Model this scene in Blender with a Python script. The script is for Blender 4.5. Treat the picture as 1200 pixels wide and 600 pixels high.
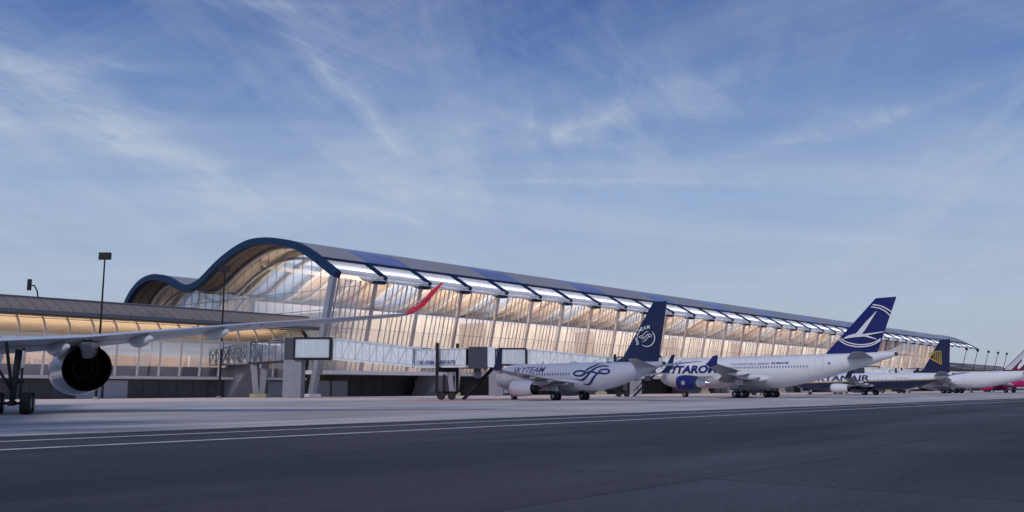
import bpy, bmesh, math, random
from math import sin, cos, pi, radians, sqrt, atan2, hypot
from mathutils import Vector, Matrix
random.seed(7)
for o in list(bpy.data.objects): bpy.data.objects.remove(o)
S = bpy.context.scene; COL = S.collection

# ------------------------------------------------------------------ camera
cam = bpy.data.cameras.new('camera'); cam.sensor_width = 36; cam.lens = 32.1
cam.clip_start = 0.3; cam.clip_end = 12000
co = bpy.data.objects.new('camera', cam); COL.objects.link(co)
co.location = (0, 0, 1.7); co.rotation_euler = (radians(90 + 8.216), 0, 0)
S.camera = co

# ------------------------------------------------------------------ light and sky
SUN_DIR = Vector((-0.42, -0.91, 0)).normalized(); SUN_EL = radians(36)
sd = Vector((SUN_DIR.x*cos(SUN_EL), SUN_DIR.y*cos(SUN_EL), sin(SUN_EL)))
sun = bpy.data.lights.new('sun', 'SUN'); sun.energy = 1.45; sun.angle = radians(12); sun.color = (1, .92, .86)
so = bpy.data.objects.new('sun', sun); COL.objects.link(so)
so.rotation_euler = sd.to_track_quat('Z', 'Y').to_euler(); so.location = (-60, -30, 60)

W = bpy.data.worlds.new('World'); S.world = W; W.use_nodes = True
nt = W.node_tree; N = nt.nodes; L = nt.links; N.clear()
def nn(t, **k):
    n = N.new(t)
    for a, b in k.items(): setattr(n, a, b)
    return n
out = nn('ShaderNodeOutputWorld'); bg = nn('ShaderNodeBackground'); bg.inputs['Strength'].default_value = 0.10
sky = nn('ShaderNodeTexSky', sky_type='NISHITA'); sky.sun_disc = False
sky.sun_elevation = SUN_EL; sky.sun_rotation = atan2(SUN_DIR.x, SUN_DIR.y)
sky.air_density = 1.0; sky.dust_density = 0.8; sky.ozone_density = 2.5
tc = nn('ShaderNodeTexCoord')
def vm(op, a, b=None):
    n = nn('ShaderNodeVectorMath', operation=op)
    for i, v in enumerate((a, b)):
        if v is None: continue
        if hasattr(v, 'links') : L.new(v, n.inputs[i])
        else: n.inputs[i].default_value = v
    return n.outputs[0]
def mt(op, a, b=None, c=None, clamp=False):
    n = nn('ShaderNodeMath', operation=op); n.use_clamp = clamp
    for i, v in enumerate((a, b, c)):
        if v is None: continue
        if hasattr(v, 'links'): L.new(v, n.inputs[i])
        else: n.inputs[i].default_value = v
    return n.outputs[0]
def ramp(f, stops):
    n = nn('ShaderNodeValToRGB'); e = n.color_ramp.elements
    while len(e) < len(stops): e.new(.5)
    for k, (p, c) in zip(e, stops): k.position = p; k.color = c if len(c) == 4 else (*c, 1)
    L.new(f, n.inputs[0]); return n.outputs[0]
def mixc(f, a, b, bt='MIX'):
    n = nn('ShaderNodeMix', data_type='RGBA', blend_type=bt)
    for i, v in ((0, f), (6, a), (7, b)):
        if hasattr(v, 'links'): L.new(v, n.inputs[i])
        else: n.inputs[i].default_value = v if i == 0 else (*v, 1)
    return n.outputs[2]
sep = nn('ShaderNodeSeparateXYZ'); L.new(tc.outputs['Generated'], sep.inputs[0])
zz = mt('MAXIMUM', sep.outputs[2], 0.0)
zc_ = mt('ADD', zz, 0.12)
cx = mt('DIVIDE', sep.outputs[0], zc_); cy = mt('DIVIDE', sep.outputs[1], zc_)
cmb = nn('ShaderNodeCombineXYZ'); L.new(cx, cmb.inputs[0]); L.new(cy, cmb.inputs[1])
def cloud(rot, sc, scale, det, lo, hi, dist=0.6, off=(0, 0, 0), rough=.6):
    m0 = nn('ShaderNodeMapping'); L.new(cmb.outputs[0], m0.inputs[0]); m0.inputs['Rotation'].default_value = (0, 0, radians(rot)); m0.inputs['Location'].default_value = off
    m = nn('ShaderNodeMapping'); L.new(m0.outputs[0], m.inputs[0]); m.inputs['Scale'].default_value = sc
    t = nn('ShaderNodeTexNoise'); L.new(m.outputs[0], t.inputs['Vector'])
    t.inputs['Scale'].default_value = scale; t.inputs['Detail'].default_value = det
    t.inputs['Roughness'].default_value = rough; t.inputs['Distortion'].default_value = dist
    return ramp(t.outputs[0], [(lo, (0, 0, 0)), (hi, (1, 1, 1))])
c1 = cloud(8, (1, .16, 1), 2.6, 10, .47, .72, .5)
c2 = cloud(-52, (1, .10, 1), 1.7, 10, .50, .72, .7, (3, 1, 0))
c3 = cloud(30, (1, .45, 1), 3.6, 10, .46, .78, 1.6, (7, 2, 0), .66)
c5 = cloud(66, (1, .08, 1), 1.2, 9, .54, .74, .4, (11, 4, 0))
c4 = cloud(15, (1, .5, 1), .75, 3, .36, .62, .5, (1, 5, 0))
c6 = cloud(-20, (1, .5, 1), .9, 3, .38, .62, .5, (9, 3, 0))
cs = mt('ADD', mt('MULTIPLY', mt('ADD', mt('MULTIPLY', c1, .62), mt('MULTIPLY', c3, .38)), mt('ADD', mt('MULTIPLY', c4, .9), .10)), mt('MULTIPLY', mt('ADD', mt('MULTIPLY', c2, .55), mt('MULTIPLY', c5, .5)), mt('ADD', mt('MULTIPLY', c6, .9), .1)))
# old aircraft trails spread by the wind: soft bands between two points of the cloud layer
wob = nn('ShaderNodeTexNoise'); L.new(cmb.outputs[0], wob.inputs['Vector']); wob.inputs['Scale'].default_value = 2.2; wob.inputs['Detail'].default_value = 7
wn = mt('SUBTRACT', wob.outputs[0], .5)
def trail(p, q, w, amt, wig=.28):
    dx, dy = q[0]-p[0], q[1]-p[1]; l = hypot(dx, dy); dx /= l; dy /= l
    ax = mt('SUBTRACT', cx, p[0]); ay = mt('SUBTRACT', cy, p[1])
    t = mt('ADD', mt('MULTIPLY', ax, dx), mt('MULTIPLY', ay, dy)); d = mt('SUBTRACT', mt('MULTIPLY', ax, -dy), mt('MULTIPLY', ay, -dx))
    d = mt('ABSOLUTE', mt('ADD', d, mt('MULTIPLY', wn, wig)))
    k = mt('SUBTRACT', 1.0, mt('DIVIDE', d, w*1.9), clamp=True); k = mt('MULTIPLY', k, k)
    e = mt('MULTIPLY', mt('DIVIDE', mt('ADD', t, .15), .35, clamp=True), mt('DIVIDE', mt('SUBTRACT', l+.15, t), .35, clamp=True))
    return mt('MULTIPLY', mt('MULTIPLY', k, e), mt('MULTIPLY', mt('ADD', mt('MULTIPLY', c3, 1.1), .45), amt))
tr = None
for p, q, w, amt, wg in (((-1.12, 1.75), (-.95, 3.05), .14, .55, .25), ((-1.35, 2.12), (-.88, 2.75), .16, .50, .3), ((-1.12, 1.97), (-.78, 2.0), .05, .40, .12), ((-.45, 1.88), (-.36, 2.42), .035, .45, .15),
    ((-.38, 2.28), (-.32, 2.66), .03, .40, .12), ((-.10, 2.23), (.50, 2.76), .06, .50, .2), ((-.12, 2.86), (.80, 2.81), .035, .40, .08), ((.36, 2.15), (.08, 2.56), .08, .40, .25),
    ((.94, 2.26), (.62, 2.64), .08, .55, .3), ((1.18, 1.93), (.88, 2.42), .05, .35, .2), ((-.62, 1.73), (-.38, 1.765), .03, .40, .08), ((-.56, 2.65), (-.10, 3.05), .10, .45, .3), ((-.9, 2.9), (-.3, 3.3), .25, .4, .4)):
    k = trail(p, q, w, amt, wg); tr = k if tr is None else mt('ADD', tr, k)
cs = mt('ADD', mt('MULTIPLY', cs, .90), mt('MULTIPLY', tr, 1.0), clamp=True)
fade = ramp(zz, [(0, (.5,)*3), (.08, (1,)*3), (.25, (1,)*3), (.6, (.7,)*3)])
c7 = cloud(82, (1, .28, 1), 1.5, 9, .40, .70, .8, (2, 8, 0), .62)
low = ramp(zz, [(0, (.2,)*3), (.10, (.75,)*3), (.22, (.5,)*3), (.34, (0,)*3)])
cs = mt('ADD', cs, mt('MULTIPLY', c7, low), clamp=True)
cs = mt('MULTIPLY', cs, fade, clamp=True)
tint = mixc(1.0, sky.outputs[0], (.75, .72, .92), 'MULTIPLY')
# thin veil of haze low over the horizon
veil = ramp(zz, [(0, (1,)*3), (.20, (.97,)*3), (.45, (.90,)*3), (.60, (.35,)*3), (.8, (0,)*3)])
vcol = ramp(zz, [(0, (.40, .435, .505)), (.08, (.39, .465, .57)), (.2, (.28, .395, .60)), (.32, (.12, .215, .46)), (.45, (.032, .08, .29))])
vcol = mixc(1.0, vcol, (10, 10, 10), 'MULTIPLY')
base = mixc(veil, tint, vcol) if False else None
n_ = nn('ShaderNodeMix', data_type='RGBA'); L.new(veil, n_.inputs[0]); L.new(tint, n_.inputs[6]); L.new(vcol, n_.inputs[7]); base = n_.outputs[2]
fin_ = mixc(cs, base, (4.1, 4.9, 6.2))
L.new(fin_, bg.inputs['Color']); L.new(bg.outputs[0], out.inputs[0])

S.view_settings.view_transform = 'Standard'; S.view_settings.look = 'None'
S.view_settings.exposure = 0.07; S.view_settings.gamma = 1; S.view_settings.use_curve_mapping = False
S.render.engine = 'CYCLES'
try:
    S.cycles.max_bounces = 8; S.cycles.transparent_max_bounces = 16; S.cycles.caustics_reflective = False; S.cycles.caustics_refractive = False
    S.cycles.sample_clamp_indirect = 4
except Exception: pass
S.render.resolution_x = 1024; S.render.resolution_y = 512

# ------------------------------------------------------------------ materials
M = {}
def mat(name, col, rough=.6, metal=0, spec=.5, noise=0, nscale=1.0, bump=0, coat=0):
    m = bpy.data.materials.new(name); m.use_nodes = True; t = m.node_tree; b = t.nodes['Principled BSDF']
    b.inputs['Base Color'].default_value = (*col, 1); b.inputs['Roughness'].default_value = rough
    b.inputs['Metallic'].default_value = metal; b.inputs['Specular IOR Level'].default_value = spec
    if coat: b.inputs['Coat Weight'].default_value = coat; b.inputs['Coat Roughness'].default_value = .08
    c = t.nodes.new('ShaderNodeTexCoord'); n = t.nodes.new('ShaderNodeTexNoise')
    n.inputs['Scale'].default_value = nscale; n.inputs['Detail'].default_value = 6; t.links.new(c.outputs['Object'], n.inputs[0])
    r = t.nodes.new('ShaderNodeValToRGB'); k = noise if noise else .05
    r.color_ramp.elements[0].position = .3; r.color_ramp.elements[1].position = .7
    r.color_ramp.elements[0].color = (*[v*(1-k) for v in col], 1); r.color_ramp.elements[1].color = (*[min(1, v*(1+k)) for v in col], 1)
    t.links.new(n.outputs[0], r.inputs[0]); t.links.new(r.outputs[0], b.inputs['Base Color'])
    if bump:
        bp = t.nodes.new('ShaderNodeBump'); bp.inputs['Strength'].default_value = bump; t.links.new(n.outputs[0], bp.inputs['Height']); t.links.new(bp.outputs[0], b.inputs['Normal'])
    M[name] = m; return m
def stripes(name, colA, colB, axis, period, width, rough=.5, metal=0, noise=.06, nscale=.4):
    """base colour with thin lines of colB every `period` m along an object axis"""
    m = mat(name, colA, rough, metal, noise=noise, nscale=nscale); t = m.node_tree; b = t.nodes['Principled BSDF']
    src = b.inputs['Base Color'].links[0].from_socket
    c = t.nodes.new('ShaderNodeTexCoord'); s = t.nodes.new('ShaderNodeSeparateXYZ'); t.links.new(c.outputs['Object'], s.inputs[0])
    a = t.nodes.new('ShaderNodeMath'); a.operation = 'DIVIDE'; a.inputs[1].default_value = period; t.links.new(s.outputs[axis], a.inputs[0])
    f = t.nodes.new('ShaderNodeMath'); f.operation = 'FRACT'; t.links.new(a.outputs[0], f.inputs[0])
    l = t.nodes.new('ShaderNodeMath'); l.operation = 'LESS_THAN'; l.inputs[1].default_value = width/period; t.links.new(f.outputs[0], l.inputs[0])
    x = t.nodes.new('ShaderNodeMix'); x.data_type = 'RGBA'; t.links.new(l.outputs[0], x.inputs[0]); t.links.new(src, x.inputs[6]); x.inputs[7].default_value = (*colB, 1)
    t.links.new(x.outputs[2], b.inputs['Base Color']); return m
def glass(name, tint, refl=.12, rough=.03):
    m = bpy.data.materials.new(name); m.use_nodes = True; t = m.node_tree; t.nodes.clear()
    o = t.nodes.new('ShaderNodeOutputMaterial'); x = t.nodes.new('ShaderNodeMixShader'); a = t.nodes.new('ShaderNodeBsdfTransparent'); g = t.nodes.new('ShaderNodeBsdfGlossy')
    fr = t.nodes.new('ShaderNodeLayerWeight'); fr.inputs[0].default_value = .5
    pw = t.nodes.new('ShaderNodeMath'); pw.operation = 'POWER'; pw.inputs[1].default_value = 5; t.links.new(fr.outputs[1], pw.inputs[0])
    ad = t.nodes.new('ShaderNodeMath'); ad.operation = 'MULTIPLY_ADD'; ad.inputs[1].default_value = .85; ad.inputs[2].default_value = refl; ad.use_clamp = True
    c = t.nodes.new('ShaderNodeTexCoord'); n = t.nodes.new('ShaderNodeTexNoise'); n.inputs['Scale'].default_value = .25; bp = t.nodes.new('ShaderNodeBump'); bp.inputs['Strength'].default_value = .03
    t.links.new(c.outputs['Object'], n.inputs[0]); t.links.new(n.outputs[0], bp.inputs['Height']); t.links.new(bp.outputs[0], g.inputs['Normal'])
    a.inputs[0].default_value = (*tint, 1); g.inputs['Roughness'].default_value = rough; g.inputs[0].default_value = (.9, .93, 1, 1)
    t.links.new(pw.outputs[0], ad.inputs[0]); t.links.new(ad.outputs[0], x.inputs[0]); t.links.new(a.outputs[0], x.inputs[1]); t.links.new(g.outputs[0], x.inputs[2]); t.links.new(x.outputs[0], o.inputs[0])
    M[name] = m; return m
def emit(name, col, st):
    m = bpy.data.materials.new(name); m.use_nodes = True; b = m.node_tree.nodes['Principled BSDF']
    b.inputs['Base Color'].default_value = (*col, 1); b.inputs['Emission Color'].default_value = (*col, 1); b.inputs['Emission Strength'].default_value = st
    M[name] = m; return m

stripes('roof_grey', (.34, .345, .37), (.17, .175, .19), 0, .75, .07, .55, 0)
mat('roof_skylight', (.16, .20, .42), .25, .0, .7, .25, .3)
mat('roof_blue', (.004, .028, .085), .5, 0, .25)
mat('membrane', (.83, .83, .86), .6, noise=.02)
_m = M['membrane']; _t = _m.node_tree; _b = _t.nodes['Principled BSDF']; _tr = _t.nodes.new('ShaderNodeBsdfTranslucent'); _tr.inputs[0].default_value = (.9, .9, .93, 1)
_x = _t.nodes.new('ShaderNodeMixShader'); _x.inputs[0].default_value = .45; _o = [n for n in _t.nodes if n.type == 'OUTPUT_MATERIAL'][0]
_t.links.new(_b.outputs[0], _x.inputs[1]); _t.links.new(_tr.outputs[0], _x.inputs[2]); _t.links.new(_x.outputs[0], _o.inputs[0])
mat('lining_white', (.83, .83, .86), .6, noise=.02)
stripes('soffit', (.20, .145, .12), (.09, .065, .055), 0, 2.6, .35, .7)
stripes('ceiling_wood', (.72, .58, .46), (.50, .38, .29), 0, 1.5, .18, .6)
mat('ceiling_sky', (.55, .68, .92), .4, noise=.1)
mat('rib_white', (.78, .74, .70), .5)
mat('rib_brown', (.50, .38, .30), .6)
mat('cream', (.78, .72, .65), .8, noise=.05, nscale=.15)
mat('cream_panel', (.76, .69, .62), .8, noise=.05, nscale=.2)
mat('pale_room', (.62, .66, .78), .7, noise=.12, nscale=.2)
mat('floor_in', (.40, .33, .28), .5)
mat('column', (.66, .57, .52), .5, .2)
mat('column_grey', (.30, .33, .40), .4, .2)
mat('mullion', (.55, .51, .51), .4, .4)
mat('mullion_white', (.78, .74, .70), .5)
glass('facade_glass', (.95, .95, .97), .18)
glass('gable_glass', (.94, .96, 1), .24)
glass('bridge_glass', (.75, .82, .88), .12)
mat('ledge', (.66, .66, .71), .6, noise=.06)
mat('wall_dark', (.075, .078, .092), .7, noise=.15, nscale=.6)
stripes('shutter', (.40, .43, .52), (.30, .33, .41), 2, .25, .04, .5)
mat('concrete_pier', (.24, .25, .30), .85, noise=.10, nscale=.5, bump=.05)
mat('head_glass', (.56, .64, .70), .2, 0, .6, noise=.06, nscale=.5)
mat('bridge_white', (.74, .80, .86), .45, noise=.05, nscale=.7)
mat('bridge_dark', (.05, .058, .085), .5, .2)
mat('steel_grey', (.22, .25, .31), .45, .4)
mat('tunnel_pane', (.76, .84, .90), .22, 0, .6, noise=.08, nscale=.5)
mat('bridge_frame', (.50, .56, .62), .5)
mat('text_blue', (.03, .04, .22), .5)
mat('black_metal', (.012, .014, .022), .6, 0, .25)
mat('rubber', (.012, .012, .014), .75, noise=.2, nscale=4)
mat('hub', (.35, .37, .42), .35, .7)
mat('yellow', (.34, .31, .20), .7)
stripes('pier_roof', (.24, .205, .185), (.14, .12, .11), 0, 1.8, .22, .55)
mat('pier_trim', (.10, .115, .16), .5)
stripes('pier_ceiling', (.52, .41, .29), (.30, .23, .15), 1, 1.4, .12, .6)
mat('pier_back', (.74, .80, .90), .8, noise=.08, nscale=.12)
mat('pier_tan', (.52, .38, .29), .8, noise=.15, nscale=.25)
mat('pier_band', (.17, .175, .21), .6, noise=.2, nscale=.3)
emit('warm_sign', (1, .72, .42), 1.6)
mat('plane_white', (.70, .73, .79), .28, 0, .5, .03, .6, coat=.5)
mat('plane_silver', (.50, .53, .64), .30, .25, .5, .04, .5, coat=.4)
mat('wing_grey', (.30, .32, .36), .38, .3, .5, .08, .5)
mat('wing_light', (.55, .59, .68), .35, .2, .5, .06, .5)
mat('metal_bright', (.62, .63, .68), .18, .95, .5, .05, .7)
mat('metal_dark', (.035, .037, .045), .5, .6)
mat('duct_black', (.012, .013, .018), .6)
mat('navy', (.006, .014, .065), .4, 0, .4, coat=.1)
mat('royal', (.008, .014, .13), .4, 0, .4, coat=.1)
mat('ryan_navy', (.006, .012, .060), .35)
mat('gold', (.45, .30, .04), .45)
mat('red', (.60, .008, .03), .55, 0, .25)
mat('burgundy', (.12, .010, .045), .4)
mat('magenta', (.50, .012, .17), .4)
mat('logo_white', (.75, .77, .82), .4)
mat('logo_navy', (.012, .02, .11), .4)
mat('cockpit', (.02, .025, .035), .1)
mat('window_dark', (.10, .13, .22), .3)
mat('door_line', (.42, .46, .54), .4)

# two-colour fuselage paint split by height
def split_mat(name, lower, upper, z0, slope=0, band=None, rough=.3):
    m = mat(name, upper, rough, coat=.4); t = m.node_tree; b = t.nodes['Principled BSDF']; src = b.inputs['Base Color'].links[0].from_socket
    c = t.nodes.new('ShaderNodeTexCoord'); s = t.nodes.new('ShaderNodeSeparateXYZ'); t.links.new(c.outputs['Object'], s.inputs[0])
    h = t.nodes.new('ShaderNodeMath'); h.operation = 'MULTIPLY_ADD'; h.inputs[1].default_value = -slope; t.links.new(s.outputs[0], h.inputs[0]); t.links.new(s.outputs[2], h.inputs[2])
    def below(z):
        l = t.nodes.new('ShaderNodeMath'); l.operation = 'LESS_THAN'; l.inputs[1].default_value = z; t.links.new(h.outputs[0], l.inputs[0]); return l.outputs[0]
    def mx(f, a, bcol):
        x = t.nodes.new('ShaderNodeMix'); x.data_type = 'RGBA'; t.links.new(f, x.inputs[0]); t.links.new(a, x.inputs[6]); x.inputs[7].default_value = (*bcol, 1); return x.outputs[2]
    cur = src
    if band: cur = mx(below(z0+.28), cur, band)
    cur = mx(below(z0), cur, lower); t.links.new(cur, b.inputs['Base Color']); return m
split_mat('ryan_body', (.008, .015, .07), (.70, .73, .79), 2.75, .02, (.45, .36, .16))
split_mat('wizz_body', (.50, .012, .17), (.70, .72, .78), 3.4, .04)

# ground materials
def ground_mat(name, colA, colB, rough, joints=None, jw=.06, jcol=.7, spec=.35, slab=.09):
    m = bpy.data.materials.new(name); m.use_nodes = True; t = m.node_tree; b = t.nodes['Principled BSDF']; b.inputs['Roughness'].default_value = rough
    b.inputs['Specular IOR Level'].default_value = spec
    c = t.nodes.new('ShaderNodeTexCoord')
    mp = t.nodes.new('ShaderNodeMapping'); mp.inputs['Scale'].default_value = (.35, 1, 1); t.links.new(c.outputs['Object'], mp.inputs[0])
    n = t.nodes.new('ShaderNodeTexNoise'); n.inputs['Scale'].default_value = .10; n.inputs['Detail'].default_value = 8; n.inputs['Roughness'].default_value = .65; t.links.new(mp.outputs[0], n.inputs[0])
    r = t.nodes.new('ShaderNodeValToRGB'); r.color_ramp.elements[0].position = .38; r.color_ramp.elements[1].position = .62
    r.color_ramp.elements[0].color = (*colA, 1); r.color_ramp.elements[1].color = (*colB, 1); t.links.new(n.outputs[0], r.inputs[0])
    n2 = t.nodes.new('ShaderNodeTexNoise'); n2.inputs['Scale'].default_value = 9; n2.inputs['Detail'].default_value = 5; t.links.new(c.outputs['Object'], n2.inputs[0])
    r2 = t.nodes.new('ShaderNodeValToRGB'); r2.color_ramp.elements[0].position = .3; r2.color_ramp.elements[1].position = .7; r2.color_ramp.elements[0].color = (.62, .62, .62, 1); r2.color_ramp.elements[1].color = (1.35, 1.35, 1.35, 1); t.links.new(n2.outputs[0], r2.inputs[0])
    x = t.nodes.new('ShaderNodeMix'); x.data_type = 'RGBA'; x.blend_type = 'MULTIPLY'; x.inputs[0].default_value = 1; t.links.new(r.outputs[0], x.inputs[6]); t.links.new(r2.outputs[0], x.inputs[7])
    cur = x.outputs[2]
    # dark dragged rubber / oil marks
    mp3 = t.nodes.new('ShaderNodeMapping'); mp3.inputs['Scale'].default_value = (.05, .9, 1); mp3.inputs['Rotation'].default_value = (0, 0, radians(4)); t.links.new(c.outputs['Object'], mp3.inputs[0])
    n3 = t.nodes.new('ShaderNodeTexNoise'); n3.inputs['Scale'].default_value = .8; n3.inputs['Detail'].default_value = 4; t.links.new(mp3.outputs[0], n3.inputs[0])
    r3 = t.nodes.new('ShaderNodeValToRGB'); r3.color_ramp.elements[0].position = .32; r3.color_ramp.elements[0].color = (.70, .70, .72, 1); r3.color_ramp.elements[1].position = .5; r3.color_ramp.elements[1].color = (1, 1, 1, 1); t.links.new(n3.outputs[0], r3.inputs[0])
    y = t.nodes.new('ShaderNodeMix'); y.data_type = 'RGBA'; y.blend_type = 'MULTIPLY'; y.inputs[0].default_value = 1; t.links.new(cur, y.inputs[6]); t.links.new(r3.outputs[0], y.inputs[7]); cur = y.outputs[2]
    if joints:
        sn = t.nodes.new('ShaderNodeVectorMath'); sn.operation = 'SNAP'; sn.inputs[1].default_value = (joints[0], joints[1], 1000); t.links.new(c.outputs['Object'], sn.inputs[0])
        wnz = t.nodes.new('ShaderNodeTexWhiteNoise'); t.links.new(sn.outputs[0], wnz.inputs[0])
        rw = t.nodes.new('ShaderNodeMapRange'); rw.inputs['To Min'].default_value = 1-slab; rw.inputs['To Max'].default_value = 1+slab; t.links.new(wnz.outputs[0], rw.inputs[0])
        vs = t.nodes.new('ShaderNodeVectorMath'); vs.operation = 'SCALE'; t.links.new(cur, vs.inputs[0]); t.links.new(rw.outputs[0], vs.inputs['Scale']); cur = vs.outputs[0]
        s = t.nodes.new('ShaderNodeSeparateXYZ'); t.links.new(c.outputs['Object'], s.inputs[0])
        for ax in (0, 1):
            a = t.nodes.new('ShaderNodeMath'); a.operation = 'DIVIDE'; a.inputs[1].default_value = joints[ax]; t.links.new(s.outputs[ax], a.inputs[0])
            f = t.nodes.new('ShaderNodeMath'); f.operation = 'FRACT'; t.links.new(a.outputs[0], f.inputs[0])
            l = t.nodes.new('ShaderNodeMath'); l.operation = 'LESS_THAN'; l.inputs[1].default_value = jw/joints[ax]; t.links.new(f.outputs[0], l.inputs[0])
            z = t.nodes.new('ShaderNodeMix'); z.data_type = 'RGBA'; z.blend_type = 'MULTIPLY'; t.links.new(l.outputs[0], z.inputs[0]); t.links.new(cur, z.inputs[6]); z.inputs[7].default_value = (jcol, jcol, jcol, 1); cur = z.outputs[2]
    t.links.new(cur, b.inputs['Base Color'])
    bp = t.nodes.new('ShaderNodeBump'); bp.inputs['Strength'].default_value = .25; bp.inputs['Distance'].default_value = .02; t.links.new(n2.outputs[0], bp.inputs['Height']); t.links.new(bp.outputs[0], b.inputs['Normal'])
    M[name] = m
ground_mat('asphalt', (.026, .028, .042), (.074, .074, .096), .75, (15, 15.5), .16, .60, slab=.10)
ground_mat('concrete', (.42, .405, .41), (.60, .58, .575), .8, (7.5, 7.5), .12, .68)
ground_mat('glow_concrete', (.70, .60, .56), (.80, .70, .65), .8, (12, 6), .06, .8)  # paler pink concrete, the warm light by the terminal put into its colour
def paint(name, col):
    m = mat(name, col, .6, noise=.3, nscale=.8)
paint('paint_white', (.62, .63, .66)); paint('paint_red', (.42, .09, .09)); paint('paint_zone', (.60, .27, .25)); paint('paint_yellow', (.55, .42, .10)); paint('paint_green', (.09, .12, .12)); paint('paint_blue', (.10, .13, .30))

# ------------------------------------------------------------------ mesh helper
class MB:
    def __init__(s): s.v = []; s.f = []
    def quad(s, *p):
        k = len(s.v); s.v += [tuple(q) for q in p]; s.f.append(tuple(range(k, k+len(p)))); return s
    def hexa(s, b, t):
        """b, t: 4 bottom and 4 top corners in the same order"""
        k = len(s.v); s.v += [tuple(q) for q in b] + [tuple(q) for q in t]
        s.f += [(k+3, k+2, k+1, k), (k+4, k+5, k+6, k+7)] + [(k+i, k+(i+1) % 4, k+4+(i+1) % 4, k+4+i) for i in range(4)]; return s
    def box(s, x0, x1, y0, y1, z0, z1):
        return s.hexa([(x0, y0, z0), (x1, y0, z0), (x1, y1, z0), (x0, y1, z0)], [(x0, y0, z1), (x1, y0, z1), (x1, y1, z1), (x0, y1, z1)])
    def bar(s, a, b, w, h=None, up=(0, 0, 1)):
        a = Vector(a); b = Vector(b); d = (b-a).normalized(); u = Vector(up)
        if abs(d.dot(u)) > .98: u = Vector((1, 0, 0))
        r = d.cross(u).normalized(); u = r.cross(d); h = w if h is None else h; r *= w/2; u *= h/2
        return s.hexa([a-r-u, a+r-u, a+r+u, a-r+u], [b-r-u, b+r-u, b+r+u, b-r+u])
    def rings(s, rings, cap0=True, cap1=True, closed=True):
        k = len(s.v); n = len(rings[0])
        for r in rings: s.v += [tuple(q) for q in r]
        for i in range(len(rings)-1):
            for j in range(n if closed else n-1):
                a = k+i*n+j; b = k+i*n+(j+1) % n; s.f.append((a, b, b+n, a+n))
        if cap0: s.f.append(tuple(k+j for j in range(n))[::-1])
        if cap1: s.f.append(tuple(k+(len(rings)-1)*n+j for j in range(n)))
        return s
    def tube(s, a, b, r0, r1=None, n=12, caps=True):
        a = Vector(a); b = Vector(b); r1 = r0 if r1 is None else r1; d = (b-a).normalized()
        u = Vector((0, 0, 1)) if abs(d.z) < .9 else Vector((1, 0, 0)); x = d.cross(u).normalized(); y = d.cross(x)
        return s.rings([[c + x*cos(2*pi*j/n)*r + y*sin(2*pi*j/n)*r for j in range(n)] for c, r in ((a, r0), (b, r1))], caps, caps)
    def lathe(s, c, prof, n=32, axis='x', caps=(False, False)):
        """prof: list of (x, r) around the x axis through c"""
        rr = []
        for x, r in prof:
            rr.append([(c[0]+x, c[1]+r*cos(2*pi*j/n), c[2]+r*sin(2*pi*j/n)) if axis == 'x' else (c[0]+r*cos(2*pi*j/n), c[1]+x, c[2]+r*sin(2*pi*j/n)) for j in range(n)])
        return s.rings(rr, *caps)
    def build(s, name, material, parent=None, smooth=False, loc=None):
        me = bpy.data.meshes.new(name); me.from_pydata(s.v, [], s.f); me.materials.append(M[material])
        bm = bmesh.new(); bm.from_mesh(me); bmesh.ops.recalc_face_normals(bm, faces=bm.faces); bm.to_mesh(me); bm.free()
        if smooth:
            for p in me.polygons: p.use_smooth = True
            try: me.set_sharp_from_angle(angle=radians(40))
            except Exception: pass
        o = bpy.data.objects.new(name, me); COL.objects.link(o)
        if parent: o.parent = parent
        if loc: o.location = loc
        return o
def empty(name, label, cat, loc=(0, 0, 0), rz=0, group=None):
    o = bpy.data.objects.new(name, None); COL.objects.link(o); o.location = loc; o.rotation_euler = (0, 0, rz); o.empty_display_size = .5
    o['label'] = label; o['category'] = cat
    if group: o['group'] = group
    return o
def tag(o, label, cat, group=None):
    o['label'] = label; o['category'] = cat
    if group: o['group'] = group
    return o
def copy_tree(o, parent=None):
    c = o.copy(); COL.objects.link(c)
    if parent: c.parent = parent
    for ch in [x for x in bpy.data.objects if x.parent == o]: copy_tree(ch, c)
    return c

# the building axis: x along the terminal, y into the terminal, z up
ORG = Vector((-32.075, 166.678, 0)); RZ = radians(49.48)
UX = Vector((cos(RZ), sin(RZ), 0)); UY = Vector((-sin(RZ), cos(RZ), 0))
def wl(s, q, z=0): return ORG + UX*s + UY*q + Vector((0, 0, z))

# ------------------------------------------------------------------ ground
def sheet(name, x0, x1, y0, y1, z, m, kind=True):
    o = MB().quad((x0, y0, 0), (x1, y0, 0), (x1, y1, 0), (x0, y1, 0)).build(name, m)
    o.location = ORG + Vector((0, 0, z)); o.rotation_euler = (0, 0, RZ)
    if kind: o['kind'] = 'structure'
    return o
sheet('ground', -5000, 7000, -5000, 6000, -.008, 'asphalt')
sheet('apron', -900, 1500, -97.6, 14, 0.0, 'concrete')
sheet('glow_strip', -300, 520, -30, 13.9, .004, 'glow_concrete')  # strip of warm light along the terminal, painted as a paler sheet
def line(name, x0, x1, q, w, m): return sheet(name, x0, x1, q-w/2, q+w/2, .006, m)
line('runway_line', -900, 1500, -101.0, .38, 'paint_white')
line('runway_line', -900, 1500, -105.2, .42, 'paint_white')
line('safety_line', 12, 420, -46, 2.2, 'paint_red')
sheet('safety_zone', -24, 12, -50, -39, .005, 'paint_zone'); sheet('safety_zone', 44, 66, -52, -40, .005, 'paint_zone')
line('edge_joint', -900, 1500, -98.0, .5, 'paint_green')
for s_ in (-52.5, 2, 56, 110): sheet('stand_line', s_, s_+.45, -97.4, -56, .007, 'paint_red')
for s_ in (26, 80, 134): sheet('lead_line', s_, s_+.3, -97, -89, .009, 'paint_yellow')
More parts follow.
